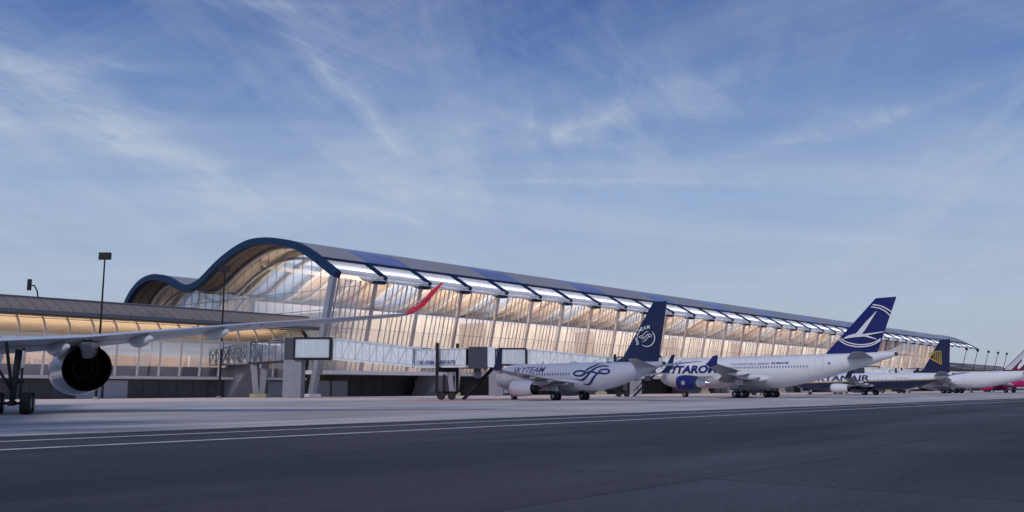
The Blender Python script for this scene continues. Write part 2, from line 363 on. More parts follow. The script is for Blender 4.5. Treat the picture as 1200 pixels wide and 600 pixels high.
sheet('stand_joint', -93, -92.5, -97.4, -60, .008, 'paint_green')
sheet('stand_mark', 60, 72, -62, -60, .006, 'paint_blue')
sheet('stand_mark', 122, 136, -52, -50, .006, 'paint_blue')

# ------------------------------------------------------------------ terminal
PQ = [(0, 22.8), (3.9, 25.07), (7.94, 27.38), (12.67, 29.48), (17.53, 30.72), (23.19, 31.6), (28.4, 31.75), (33, 30.98), (37.7, 29.5), (41.85, 27.7), (45.3, 25.9), (48.2, 24.65), (51.9, 24.1), (55.9, 24.75), (59.2, 26), (62.5, 27.04), (66.8, 27.67), (71, 27.37), (74.4, 26.3), (77.7, 24.3), (80.4, 21.4), (83, 17.5), (85.5, 12)]
def catmull(P, k=4):
    o = []
    for i in range(len(P)-1):
        a = P[max(i-1, 0)]; b = P[i]; c = P[i+1]; d = P[min(i+2, len(P)-1)]
        for j in range(k):
            t = j/k; o.append(tuple(.5*((2*b[m])+(-a[m]+c[m])*t+(2*a[m]-5*b[m]+4*c[m]-d[m])*t*t+(-a[m]+3*b[m]-3*c[m]+d[m])*t**3) for m in (0, 1)))
    o.append(P[-1]); return o
PROF = catmull(PQ)
def pz(q):
    for a, b in zip(PROF, PROF[1:]):
        if a[0] <= q <= b[0]: return a[1]+(b[1]-a[1])*(q-a[0])/(b[0]-a[0])
    return PROF[-1][1] if q > 40 else PROF[0][1]
def pn(i):
    a = PROF[max(i-1, 0)]; b = PROF[min(i+1, len(PROF)-1)]; d = Vector((b[0]-a[0], b[1]-a[1])).normalized(); return Vector((-d.y, d.x))
def strip(mb, s0, s1, q0, q1, o0, o1):
    """slab following the roof profile between q0..q1, from offset o0 (lower) to o1 (upper)"""
    idx = [i for i, p in enumerate(PROF) if q0-1e-6 <= p[0] <= q1+1e-6]
    pts = [(PROF[i], pn(i)) for i in idx]
    if not pts:
        j = min(range(len(PROF)), key=lambda i: abs(PROF[i][0]-q0)); pts = [((q0, pz(q0)), pn(j)), ((q1, pz(q1)), pn(j))]
    if abs(pts[0][0][0]-q0) > .05: pts.insert(0, ((q0, pz(q0)), pts[0][1]))
    if abs(pts[-1][0][0]-q1) > .05: pts.append(((q1, pz(q1)), pts[-1][1]))
    rr = []
    for (q, z), n_ in pts:
        lo = (q+n_.x*o0, z+n_.y*o0); hi = (q+n_.x*o1, z+n_.y*o1)
        rr.append([(s0, lo[0], lo[1]), (s1, lo[0], lo[1]), (s1, hi[0], hi[1]), (s0, hi[0], hi[1])])
    mb.rings(rr); return mb
T = empty('terminal_building', 'long glazed airport terminal with blue edged wavy roof running along the apron', 'airport terminal', ORG, RZ)
NB = 37; NG = 32; BAY = 12.0; GS = 7.0
# the eave between bays carries the pale membrane strip
for b in range(NB):
    s0 = b*BAY+(.0 if b else .9); s1 = (b+1)*BAY-.0
    sky_bay = (b % 3 == 1)
    mb = MB(); strip(mb, s0+.03, s1-.03, 5.6, 85.4, -.35, 0)
    mb.build('roof_panel', 'roof_skylight' if sky_bay else 'roof_grey', T, smooth=True)
    mb = MB(); strip(mb, s0+.03, s1-.03, .3, 5.55, -.42, -.22); mb.build('eave_membrane', 'membrane', T)
    # toothed blue rib that closes the bay
    mb = MB()
    if b < NB:
        strip(mb, s1-.28, s1+.28, 0, 5.6, -.62, .10)
        for k in range(7):
            q = .9+k*.68; z = pz(q)
            mb.box(s1-1.05, s1-.28, q, q+.38, z-.30, z+.14)
        strip(mb, s0+.04, s1-.29, 5.35, 5.75, -.40, .16)
        mb.build('eave_rib', 'roof_blue', T)
# gable bands
mb = MB(); strip(mb, -.35, .9, -.0, 85.4, -1.25, .12); mb.build('gable_band', 'roof_blue', T, smooth=False)
mb = MB(); strip(mb, NB*BAY+.28, NB*BAY+1.2, 0, 85.4, -1.1, .12); mb.build('gable_band', 'roof_blue', T)
# ceiling under every bay (inner lining), ribs
for b in range(NB):
    s0 = b*BAY; s1 = s0+BAY
    lo = GS if b == 0 else s0
    if b == 0:
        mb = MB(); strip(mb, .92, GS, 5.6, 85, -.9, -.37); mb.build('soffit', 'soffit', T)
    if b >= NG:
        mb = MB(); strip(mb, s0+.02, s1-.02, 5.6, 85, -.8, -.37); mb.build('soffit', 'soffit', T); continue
    mb = MB(); strip(mb, lo+.02, s1-.02, 5.7, 85, -.8, -.37); mb.build('ceiling_panel', 'ceiling_sky' if b % 3 == 1 else 'ceiling_wood', T)
    mb = MB(); strip(mb, s1-.45, s1+.45, 6.2, 84, -2.1, -.82); mb.build('ceiling_rib', 'rib_white', T)
    mb = MB(); strip(mb, s0+5.6, s0+6.3, 6.2, 84, -1.5, -.82); mb.build('ceiling_rib', 'rib_brown' if b % 2 else 'rib_white', T)
# white beams crossing under the ceiling along the hall
for q in (10, 18, 36, 60):
    z = pz(q)-2.9
    MB().box(GS+1, NG*BAY-1, q-.35, q+.35, z, z+.8).build('hall_beam', 'rib_white', T)
# leaning facade
def fq(z): return 1.1 + (21.9-z)*.245
ZT = 21.9; ZB = 5.0
for b in range(NG):
    s0 = b*BAY if b else .5; s1 = (b+1)*BAY
    g = MB().quad((s0+.02, fq(ZB), ZB), (s1-.02, fq(ZB), ZB), (s1-.02, fq(ZT), ZT), (s0+.02, fq(ZT), ZT)).build('window', 'facade_glass', T)
    mb = MB()
    for off, w in ((1.2, .22), (6.4, .24), (2.8, .08), (4.0, .10), (5.2, .08), (7.7, .08), (8.9, .10), (10.1, .08)):
        s = b*BAY+off
        mb.bar((s, fq(ZB)-.12, ZB), (s, fq(ZT)-.12, ZT), w, .20, up=(1, 0, 0))
    for z in (8.9, 12.8, 16.6): mb.bar((s0, fq(z)-.11, z), (s1, fq(z)-.11, z), .12, .12)
    mb.bar((b*BAY+1.6, fq(ZT)-.1, ZT-.2), (b*BAY+4.6, fq(10)-.1, 10), .06, .06)
    mb.build('window_frame', 'mullion', g)
for b in range(1, NG+1):
    s = b*BAY-1.0
    MB().bar((s, fq(ZB)+.75, ZB-.5), (s, fq(ZT)+.75, ZT+.3), .45, .7, up=(1, 0, 0)).build('column', 'column', T)
    MB().hexa([(s-.9, .9, 21.55), (s+1.2, .5, 21.55), (s+1.2, 1.9, 21.55), (s-.9, 1.9, 21.55)], [(s-1.6, .5, 22.1), (s+1.3, .15, 22.1), (s+1.3, 2.6, 22.1), (s-1.6, 2.6, 22.1)]).build('column_head', 'roof_blue', T)
MB().bar((-.2, 1.0, 22.0), (-.2, 6.3, .2), 1.35, .9, up=(1, 0, 0)).build('column', 'column_grey', T)
MB().box(-1.5, 1.1, 5.3, 7.4, 0.02, .6).build('column_foot', 'ledge', T)
MB().hexa([(GS, 1.2, 21.9), (NG*BAY, 1.2, 21.9), (NG*BAY, 5.6, 24.9), (GS, 5.6, 24.9)], [(GS, 1.0, 22.05), (NG*BAY, 1.0, 22.05), (NG*BAY, 5.5, 25.2), (GS, 5.5, 25.2)]).build('eave_lining', 'lining_white', T)
# gable glass (set back from the roof edge) with frame
idx = [p for p in PROF if p[0] >= 5.2]
top = [(q, z-.9) for q, z in idx if z-.9 > 5.2]
cols = [(fq(ZB)+.1, fq(ZB)+.1)]
mb = MB()
for (q0, z0), (q1, z1) in zip(top, top[1:]): mb.quad((GS, q0, 5), (GS, q1, 5), (GS, q1, z1), (GS, q0, z0))
mb.quad((GS, 1.5, 21.0), (GS, fq(5), 5), (GS, top[0][0], 5), (GS, top[0][0], top[0][1]))
gg = mb.build('gable_window', 'gable_glass', T)
mb = MB()
q = 8
while q < 83:
    mb.bar((GS-.08, q, 5), (GS-.08, q, pz(q)-.9), .07, .10); q += 3.0
for z in (9, 13, 17, 21):
    q1 = 81
    mb.bar((GS-.09, fq(z)+.5, z), (GS-.09, 79 if z > 18 else 82, z), .12, .12)
mb.build('window_frame', 'column_grey', gg)
# wave shaped white stiffeners behind the gable
mb = MB()
for dz in (3.2,): 
    pr_ = [(q, z-dz) for q, z in PROF if 9 < q < 80]
    for a, b_ in zip(pr_, pr_[1:]): mb.bar((GS+1.5, a[0], a[1]), (GS+1.5, b_[0], b_[1]), .5, .7)
for k in range(6):
    a = 12+k*11.5; mb.bar((GS+2.5, a, 9+k*.9), (GS+2.5, min(a+14, 80), 15+k*.4), .35, .5)
mb.build('gable_truss', 'rib_white', T)
# inside: floor, core blocks, far wall
MB().box(GS+.2, NG*BAY-.3, fq(ZB)+.25, 82, 4.2, 5.0).build('hall_floor', 'floor_in', T)
s = 12
seg = 0
while s < NG*BAY-10:
    e = min(s+36, NG*BAY-6)
    MB().box(s, e, 15, 41, 5, 17.2).build('core_block', 'cream' if seg % 2 == 0 else 'cream_panel', T)
    mb = MB()
    for k in range(1, int((e-s)//6)): mb.box(s+k*6-.05, s+k*6+.05, 14.93, 15.0, 5, 17.2)
    mb.box(s, e, 14.9, 15.0, 9.0, 9.2); mb.box(s, e, 14.9, 15.0, 13.1, 13.25)
    mb.box(s, e, 14.6, 15.0, 5, 6.6)
    mb.build('wall_seam', 'cream_panel', T)
    s = e+9; seg += 1
MB().box(12, NG*BAY-6, 44, 45, 5, 21).build('far_wall', 'pale_room', T)
MB().box(NG*BAY-.5, NG*BAY, fq(ZB), 82, 4.9, 20.5).build('end_wall', 'cream_panel', T)
MB().hexa([(NG*BAY-.4, fq(ZB), 5), (NG*BAY, fq(ZB), 5), (NG*BAY, 15, 5), (NG*BAY-.4, 15, 5)], [(NG*BAY-.4, 1.4, 21.8), (NG*BAY, 1.4, 21.8), (NG*BAY, 15, 28.5), (NG*BAY-.4, 15, 28.5)]).build('end_wall', 'cream_panel', T)
# ledge and ground floor
MB().box(.9, NG*BAY, 4.3, 14, 4.25, 4.98).build('ledge', 'ledge', T)
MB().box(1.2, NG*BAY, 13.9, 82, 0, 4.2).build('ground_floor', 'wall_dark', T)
mb = MB()
s = 6
k = 0
while s < 320:
    for d in (0, 4.4):
        do = MB().box(s+d, s+d+3.9, 13.78, 13.92, 0.05, 3.1).build('shutter_door', 'shutter', T)
    if k % 2 == 0: MB().box(s-.6, s+1.2, 13.8, 13.9, 3.35, 3.75).build('sign_light', 'warm_sign', T)
    s += 27; k += 1
for s in range(3, 300, 3):
    mb.box(s, s+.12, 13.82, 13.9, 0, 4.2)
mb.build('wall_joint', 'bridge_dark', T)

# hall lamps (real fixtures inside the lit building), then an added eave light
def area(name, loc, size, energy, col, rot):
    l = bpy.data.lights.new(name, 'AREA'); l.shape = 'RECTANGLE'; l.size = size[0]; l.size_y = size[1]; l.energy = energy; l.color = col
    o = bpy.data.objects.new(name, l); COL.objects.link(o)
    o.location = wl(*loc); o.rotation_euler = (Matrix.Rotation(RZ, 4, 'Z') @ rot).to_euler()
    return o
RX = lambda d: Matrix.Rotation(radians(d), 4, 'X')
HALL = (1, .87, .74)
area('hall_lamp', (198, 3.4, 20.4), (366, .8), 34000, HALL, RX(62))
area('hall_lamp', (196, 28, 17.5), (360, 14), 64000, (1, .88, .76), RX(180))
area('eave_fill', (222, 3.0, 23.7), (442, 1.4), 23000, (.92, .95, 1), RX(180))  # added hidden light under the membrane, makes the white panels look luminous
area('hall_lamp', (40, 55, 21), (56, 5), 9000, (.8, .88, 1), RX(0))

# ------------------------------------------------------------------ piers
def pier(name, label, s0, s1, origin_s=0):
    P = empty(name, label, 'pier building', wl(s0, 0), RZ); Ln = s1-s0
    # roof slab: sloped fascia then a gently curved top
    prof = [(7.4, 12.95), (8.2, 13.6), (11.8, 15.15), (20, 16.2), (30, 16.2), (38, 15.0), (42, 13.2)]
    mb = MB(); mb.rings([[(0, q, z-.5), (Ln, q, z-.5), (Ln, q, z), (0, q, z)] for q, z in prof]); mb.build('roof', 'pier_roof', P)
    mb = MB(); mb.box(-.05, Ln+.05, 7.15, 7.5, 12.55, 13.05); mb.box(-.05, Ln+.05, 11.6, 12.0, 15.05, 15.35); mb.build('roof_trim', 'pier_trim', P)
    # glass wall, bulging out, bending in at the top
    gp = [(12.0, 3.7), (11.75, 6), (11.6, 8), (11.7, 10), (12.3, 11.6), (13.5, 12.7)]
    n = max(1, int(round(Ln/3.75))); st = Ln/n
    for k in range(n):
        a = k*st+.06; b = (k+1)*st-.06
        g = MB()
        for (q0, z0), (q1, z1) in zip(gp, gp[1:]): g.quad((a, q0, z0), (b, q0, z0), (b, q1, z1), (a, q1, z1))
        g = g.build('window', 'facade_glass', P)
        m = MB()
        for (q0, z0), (q1, z1) in zip(gp, gp[1:]): m.bar((k*st, q0-.12, z0), (k*st, q1-.12, z1), .22, .3, up=(1, 0, 0))
        m.bar((k*st, 11.64, 9.9), ((k+1)*st, 11.64, 9.9), .05, .05) 
        m.bar((k*st, 12.95, 12.3), ((k+1)*st, 12.95, 12.3), .12, .12)
        m.build('window_frame', 'mullion_white', g)
    MB().box(-.1, Ln+.1, 11.7, 13.0, 3.15, 3.62).build('sill', 'ledge', P)
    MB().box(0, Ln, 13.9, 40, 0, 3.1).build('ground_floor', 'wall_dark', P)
    mb = MB()
    for k in range(int(Ln/3)): mb.box(k*3, k*3+.12, 13.82, 13.9, 0, 3.1)
    mb.build('wall_joint', 'bridge_dark', P)
    k = 6
    while k < Ln-10:
        for d in (0, 4.4): MB().box(k+d, k+d+3.9, 13.76, 13.9, .05, 2.9).build('shutter_door', 'shutter', P)
        k += 31
    MB().box(.1, Ln-.1, 13.0, 40, 3.11, 3.7).build('floor', 'floor_in', P)
    mb = MB(); mb.rings([[(0, q, z), (Ln, q, z), (Ln, q, z+.2), (0, q, z+.2)] for q, z in ((11.2, 12.45), (14, 12.6), (18, 12.3), (24, 11.2), (30, 10.4))]); mb.build('ceiling', 'pier_ceiling', P)
    MB().box(.2, Ln-.2, 30, 30.4, 3.7, 10.6).build('back_wall', 'pier_back', P)
    MB().box(.2, Ln-.2, 22, 22.3, 3.7, 7.3).build('low_wall', 'pier_tan', P)
    MB().box(.2, Ln-.2, 14.2, 14.5, 3.7, 5.3).build('parapet', 'pier_band', P)
    mb = MB(); k = 3
    r = random.Random(3)
    while k < Ln-4: mb.box(k, k+1.6+r.random()*2, 21.2, 21.9, 3.7, 5.6+r.random()*2.2); k += 5+r.random()*7
    mb.build('counter_row', 'column', P)
    for e in (0, Ln): 
        mb = MB(); s_ = e
        pts = [(q, z) for q, z in gp]+[(30, 12.2), (30, 3.7)]
        k_ = len(mb.v); mb.v += [(s_, q, z) for q, z in pts]; mb.f.append(tuple(range(k_, k_+len(pts)))); ge = mb.build('end_window', 'facade_glass', P)
        mb = MB()
        for (q0, z0), (q1, z1) in zip(gp, gp[1:]): mb.bar((s_, q0, z0), (s_, q1, z1), .5, .4, up=(1, 0, 0))
        mb.build('end_frame', 'black_metal', ge)
    return P
pier('pier_building', 'low pier building on the left with brown sloping roof and white ribbed glass wall', -170, 2.5)
pier('pier_building', 'small distant pier building beyond the far end of the glazed terminal', 400, 545)
area('pier_lamp', (-66, 17, 9.0), (130, 5), 5200, (1, .80, .56), RX(180))
area('pier_lamp', (-66, 21, 10.6), (130, 3), 9500, (.80, .88, 1), RX(0))

# ------------------------------------------------------------------ jet bridges
def tunnel(root, a, b, w, ha, hb, nb, name='tunnel'):
    """glazed passage between floor points a and b; heights ha, hb"""
    a = Vector(a); b = Vector(b); d = (b-a); dn = Vector((d.x, d.y, 0)).normalized(); r = Vector((dn.y, -dn.x, 0))*w/2
    t = MB(); U = Vector((0, 0, 1))
    t.hexa([a-r-U*.3, a+r-U*.3, b+r-U*.3, b-r-U*.3], [a-r, a+r, b+r, b-r])
    t.hexa([a-r+U*(ha-.15), a+r+U*(ha-.15), b+r+U*(hb-.15), b-r+U*(hb-.15)], [a-r+U*ha, a+r+U*ha, b+r+U*hb, b-r+U*hb])
    o = t.build(name, 'bridge_white', root)
    for sg in (1, -1):
        rr = r*sg*.96
        MB().quad(a+rr, b+rr, b+rr+U*(hb-.15), a+rr+U*(ha-.15)).build('side_pane', 'tunnel_pane', o)
    f = MB()
    for i in range(nb+1):
        t_ = i/nb; p = a+d*t_; h = ha+(hb-ha)*t_
        for sg in (1, -1): f.bar(p+r*sg, p+r*sg+U*(h-.02), .09 if i % 4 else .18, .06)
    for i in range(0, nb, 2):
        t0 = i/nb; t1 = min(1, (i+1)/nb); t2 = min(1, (i+2)/nb); h0 = ha+(hb-ha)*t0
        for sg in (1,):
            f.bar(a+d*t0+r*sg+U*.05, a+d*t1+r*sg+U*(h0-.2), .05, .05); f.bar(a+d*t1+r*sg+U*(h0-.2), a+d*t2+r*sg+U*.05, .05, .05)
    for sg in (1, -1):
        f.bar(a+r*sg+U*.04, b+r*sg+U*.04, .1, .1); f.bar(a+r*sg+U*(ha-.1), b+r*sg+U*(hb-.1), .1, .1)
    f.build('tunnel_frame', 'bridge_frame', o)
    return o
def text_mesh(txt, size, bold=0, shear=0, spacing=1.0):
    cu = bpy.data.curves.new('lettering', 'FONT'); cu.body = txt; cu.size = size; cu.offset = bold; cu.shear = shear; cu.space_character = spacing; cu.resolution_u = 3
    to = bpy.data.objects.new('lettering', cu); COL.objects.link(to); bpy.context.view_layer.update()
    me = bpy.data.meshes.new_from_object(to.evaluated_get(bpy.context.evaluated_depsgraph_get()))
    bpy.data.objects.remove(to); return me
def add_text(name, txt, height, width, place, material, parent, bold=0, shear=0, cut=None):
    """place(u, v) -> 3D point, with u in 0..width, v in 0..height"""
    me = text_mesh(txt, 1, bold, shear); bm = bmesh.new(); bm.from_mesh(me)
    xs = [v.co.x for v in bm.verts]; ys = [v.co.y for v in bm.verts]; x0, x1, y0, y1 = min(xs), max(xs), min(ys), max(ys)
    for v in bm.verts: v.co.x = (v.co.x-x0)/(x1-x0)*width; v.co.y = (v.co.y-y0)/(y1-y0)*height
    if cut:
        k = cut
        while k < height:
            g = bm.verts[:]+bm.edges[:]+bm.faces[:]; bmesh.ops.bisect_plane(bm, geom=g, plane_co=(0, k, 0), plane_no=(0, 1, 0)); k += cut
    for v in bm.verts: v.co = Vector(place(v.co.x, v.co.y))
    bm.to_mesh(me); bm.free(); me.materials.clear(); me.materials.append(M[material]); me.name = name
    o = bpy.data.objects.new(name, me); COL.objects.link(o); o.parent = parent; return o

R0 = Vector((-33.8, 154.6, 0))
def bridge(variant, label):
    B = empty('jet_bridge', label, 'jet bridge', R0, 0, 'glazed jet bridges along the terminal')
    def V(x, y, z): return Vector((x, y, z))-R0
    # lattice link
    la = V(-53.2, 165, 5.9); lb = V(-45, 160.8, 6.1); lc = V(-38.0, 156.5, 6.3)
    d = (lb-la); r = Vector((d.y, -d.x, 0)).normalized()*1.5
    m = MB()
    Z = lambda k: Vector((0, 0, k))
    m.hexa([la-r-Z(.3), la+r-Z(.3), lb+r-Z(.3), lb-r-Z(.3)], [la-r, la+r, lb+r, lb-r]); m.build('link_floor', 'steel_grey', B)
    m = MB()
    for sg in (1, -1):
        n = 6
        for i in range(n):
            p = la+d*(i/n)+r*sg; q = la+d*((i+1)/n)+r*sg; hp = 2.3+1.1*i/n; hq = 2.3+1.1*(i+1)/n
            m.bar(p, p+Z(hp), .28, .2); m.bar(p, q+Z(hq), .16, .14); m.bar(p+Z(hp), q, .16, .14); m.bar(p+Z(hp), q+Z(hq), .22, .22)
        m.bar(lb+r*sg, lb+r*sg+Z(3.6), .9 if sg > 0 else .5, .5)
    m.build('lattice', 'steel_grey', B)
    d2 = lc-lb; r2 = Vector((d2.y, -d2.x, 0)).normalized()*1.5
    m = MB(); m.hexa([lb-r2-Z(.25), lb+r2-Z(.25), lc+r2-Z(.25), lc-r2-Z(.25)], [lb-r2, lb+r2, lc+r2, lc-r2])
    m.bar(lb+r2+Z(3.3), lc+r2+Z(3.45), .12, .14); m.bar(lb-r2+Z(3.3), lc-r2+Z(3.45), .12, .14)
    for i in range(1, 5): m.bar(lb+d2*(i/5)+r2, lb+d2*(i/5)+r2+Z(3.3), .06, .06)
    lk = m.build('link_frame', 'bridge_dark', B)
    MB().quad(lb+r2*.98, lc+r2*.98, lc+r2*.98+Z(3.4), lb+r2*.98+Z(3.25)).build('link_pane', 'bridge_glass', lk)
    # raked concrete support
    m = MB()
    if variant == 0:
        m.hexa([V(-53.0, 166, 0), V(-50.2, 164.6, 0), V(-46.0, 168, 0), V(-52.6, 170.5, 0)], [V(-51.5, 165.5, 5.75), V(-46.3, 162.4, 5.9), V(-45.2, 164.6, 5.9), V(-51, 169, 5.75)])
    else:
        m.hexa([V(-54.8, 155.8, 0), V(-51.6, 153.6, 0), V(-46.6, 157, 0), V(-54, 160, 0)], [V(-52.6, 155.0, 6.0), V(-47.4, 151.8, 6.0), V(-46.2, 154.4, 6.0), V(-52, 158.5, 6.0)])
    m.build('concrete_support', 'concrete_pier', B)
    # V column
    o = V(-43.8, 159.4, 0) if variant == 0 else V(-45.6, 153.5, 0)
    m = MB()
    m.hexa([o+Vector((-.9, 0, .7)), o+Vector((.1, 0, .7)), o+Vector((.1, 1, .7)), o+Vector((-.9, 1, .7))], [o+Vector((-1.6, 0, 5.9)), o+Vector((-.45, 0, 5.9)), o+Vector((-.45, 1, 5.9)), o+Vector((-1.6, 1, 5.9))])
    m.hexa([o+Vector((.101, 0, .7)), o+Vector((1.0, 0, .7)), o+Vector((1.0, 1, .7)), o+Vector((.101, 1, .7))], [o+Vector((.35, 0, 5.9)), o+Vector((1.5, 0, 5.9)), o+Vector((1.5, 1, 5.9)), o+Vector((.35, 1, 5.9))])
    m.build('v_column', 'concrete_pier', B)
    MB().box(o.x-1.4, o.x+1.4, o.y-.4, o.y+1.4, 0.005, .7).build('column_foot', 'yellow', B)
    # square pillar carrying the head
    m = MB(); m.box(-38.2-R0.x, -35.2-R0.x, 153.6-R0.y, 156.6-R0.y, 0, 6.4); m.build('pillar', 'concrete_pier', B)
    MB().box(-38.1-R0.x, -36.6-R0.x, 153.5-R0.y, 156.5-R0.y, 6.4, 10.0).build('portal', 'bridge_dark', B)
    # glazed head box
    x0, x1, y0, y1 = -36.5-R0.x, -30.3-R0.x, 153.2-R0.y, 156.2-R0.y
    m = MB()
    for (ya, yb) in ((y0, y0+.22), (y1-.22, y1)):
        m.box(x0, x1, ya-.15, yb, 6.42, 6.66); m.box(x0, x1, ya-.15, yb, 9.84, 10.08); m.box(x0, x0+.24, ya-.15, yb, 6.66, 9.84); m.box(x1-.24, x1+.1, ya-.15, yb, 6.66, 9.84)
    m.box(x0, x1+.02, y0+.2, y1-.2, 6.36, 6.66); m.box(x0, x1+.02, y0+.2, y1-.2, 9.84, 10.09)
    hb = m.build('head_frame', 'black_metal', B)
    MB().box(x0+.22, x1-.22, y0+.06, y0+.10, 6.7, 9.8).build('head_pane', 'head_glass', hb)
    MB().box(x0+.22, x1-.22, y1-.10, y1-.06, 6.7, 9.8).build('head_pane', 'head_glass', hb)
    m = MB()
    for k in (1.6, 3.3): m.box(x0+k, x0+k+.1, y0+.0, y0+.058, 6.7, 9.8)
    m.build('head_mullion', 'bridge_white', hb)
    # telescopic tunnels
    A0 = V(-29.7, 155.3, 6.75); A1 = V(-13.6, 138.2, 5.05); B1 = V(-5.4, 127.6, 4.8)
    if variant: B1 = A1+(B1-A1)*.60
    tunnel(B, A0, A1, 2.9, 3.2, 2.55, 12)
    tb = tunnel(B, A1+Vector((-.6, .8, -.08)), B1, 2.5, 2.42, 2.38, 10)
    dd = (B1-A1); L_ = dd.length; dn = dd.normalized(); rr = Vector((dn.y, -dn.x, 0)).normalized()
    if rr.y > 0: rr = -rr
    def pl(u, v): return A1+dn*(.1+u)+rr*1.33+Vector((0, 0, .12+v))
    pa = (lambda u, v: A1 + dn*(-2.4+u) + rr*(1.50 if u < 2.35 else 1.33) + Vector((0, 0, .12+v)))
    add_text('lettering', 'CALUARIA  AIRPORTS', .50, 12.6, lambda u, v: A1+dn*(.9+u*(.80 if variant == 0 else .52))+rr*1.42+Vector((0, 0, .1+v*1.2)), 'text_blue', B, bold=.02)
    # collar
    m = MB(); c = A1; m.hexa([c+rr*1.5-dn*.2-Vector((0, 0, .3)), c-rr*1.5-dn*.2-Vector((0, 0, .3)), c-rr*1.5+dn*.0-Vector((0, 0, .3)), c+rr*1.5+dn*.0-Vector((0, 0, .3))], [c+rr*1.5-dn*.2+Vector((0, 0, 2.6)), c-rr*1.5-dn*.2+Vector((0, 0, 2.6)), c-rr*1.5+Vector((0, 0, 2.6)), c+rr*1.5+Vector((0, 0, 2.6))]); m.build('collar', 'steel_grey', B)
    # wheel bogie and lift masts
    bc = A1+dd*(.52 if variant == 0 else .30); bx = bc.x; by = bc.y
    m = MB(); 
    for sg in (1, -1):
        p = Vector((bx, by, 0))+rr*1.75*sg; m.box(p.x-.22, p.x+.22, p.y-.22, p.y+.22, 1.0, 8.1)
    p0 = Vector((bx, by, 4.3))+rr*1.75; p1 = Vector((bx, by, 4.3))-rr*1.75; m.bar(p0, p1, .5, .7)
    m.bar(Vector((bx, by, 3.6))+rr*.5, Vector((bx, by, 1.0))+rr*.5, .35, .35); m.bar(Vector((bx, by, 1.0))+rr*1.75, Vector((bx, by, 1.0))-rr*1.75, .4, .4)
    lg = m.build('lift_leg', 'black_metal', B)
    for sx in (-.75, .75):
        for sg in (.35, -.35):
            c = Vector((bx+sx, by+sg-1.0, .56)); w = MB(); w.tube(c-Vector((0, .2, 0)), c+Vector((0, .2, 0)), .56, n=20); w.build('wheel', 'rubber', lg, True)
            MB().tube(c-Vector((0, .22, 0)), c-Vector((0, .205, 0)), .25, n=16).build('wheel_hub', 'metal_dark', lg)
    # cab and stair
    cb = B1+dn*1.2
    m = MB(); m.box(cb.x-1.3, cb.x+1.3, cb.y-1.6, cb.y+1.4, 4.3, 7.25); cabo = m.build('cab', 'bridge_dark', B)
    m = MB(); m.box(cb.x+1.31, cb.x+2.3, cb.y-1.5, cb.y+1.3, 4.5, 7.2); m.build('cab_hood', 'bridge_white', B)
    MB().box(cb.x-.5, cb.x+.4, cb.y-1.0, cb.y+.4, 3.0, 4.29).build('control_box', 'bridge_dark', B)
    m = MB(); a = Vector((cb.x+2.0, cb.y+1.9, 4.6)); b = Vector((cb.x-2.3, cb.y+3.2, .1)); sd_ = Vector((.25, .9, 0))
    for off in (Vector((0, 0, 0)), sd_): m.bar(a+off, b+off, .12, .28); m.bar(a+off+Vector((0, 0, 1)), b+off+Vector((0, 0, 1)), .07, .07)
    for k in range(12):
        p = a+(b-a)*(k/11); m.bar(p, p+sd_, .28, .05)
        if k % 3 == 0: m.bar(p, p+Vector((0, 0, 1)), .06, .06); m.bar(p+sd_, p+sd_+Vector((0, 0, 1)), .06, .06)
    m.bar(a+sd_*.5, cb+Vector((1.0, 1.2, .1)), 1.0, .1)
    m.build('stair', 'black_metal', B)
    return B
blabels = ['nearest jet bridge with lattice link and dark framed glass box beside the brown roofed pier',
 'second jet bridge, its framed glass box above the silver airliner nose and its tunnel behind',
 'third jet bridge behind the white airliner with the blue bird tail, reaching past its nose',
 'fourth jet bridge hidden largely behind the rear fuselage of the blue tailed white airliner',
 'jet bridge whose head shows above the forward cabin of the navy bellied airliner',
 'jet bridge whose head shows above the middle of the navy bellied airliner',
 'farthest jet bridge seen above the rear fuselage of the navy bellied airliner']
b0 = bridge(0, blabels[0]); b1 = bridge(1, blabels[1]); STEP = Vector((33.3, 41.3, 0)); b1.location = R0+STEP
STEP2 = UX*54
for k in range(2, 7):
    c = copy_tree(b1); c.location = b1.location+STEP2*(k-1); c['label'] = blabels[k]

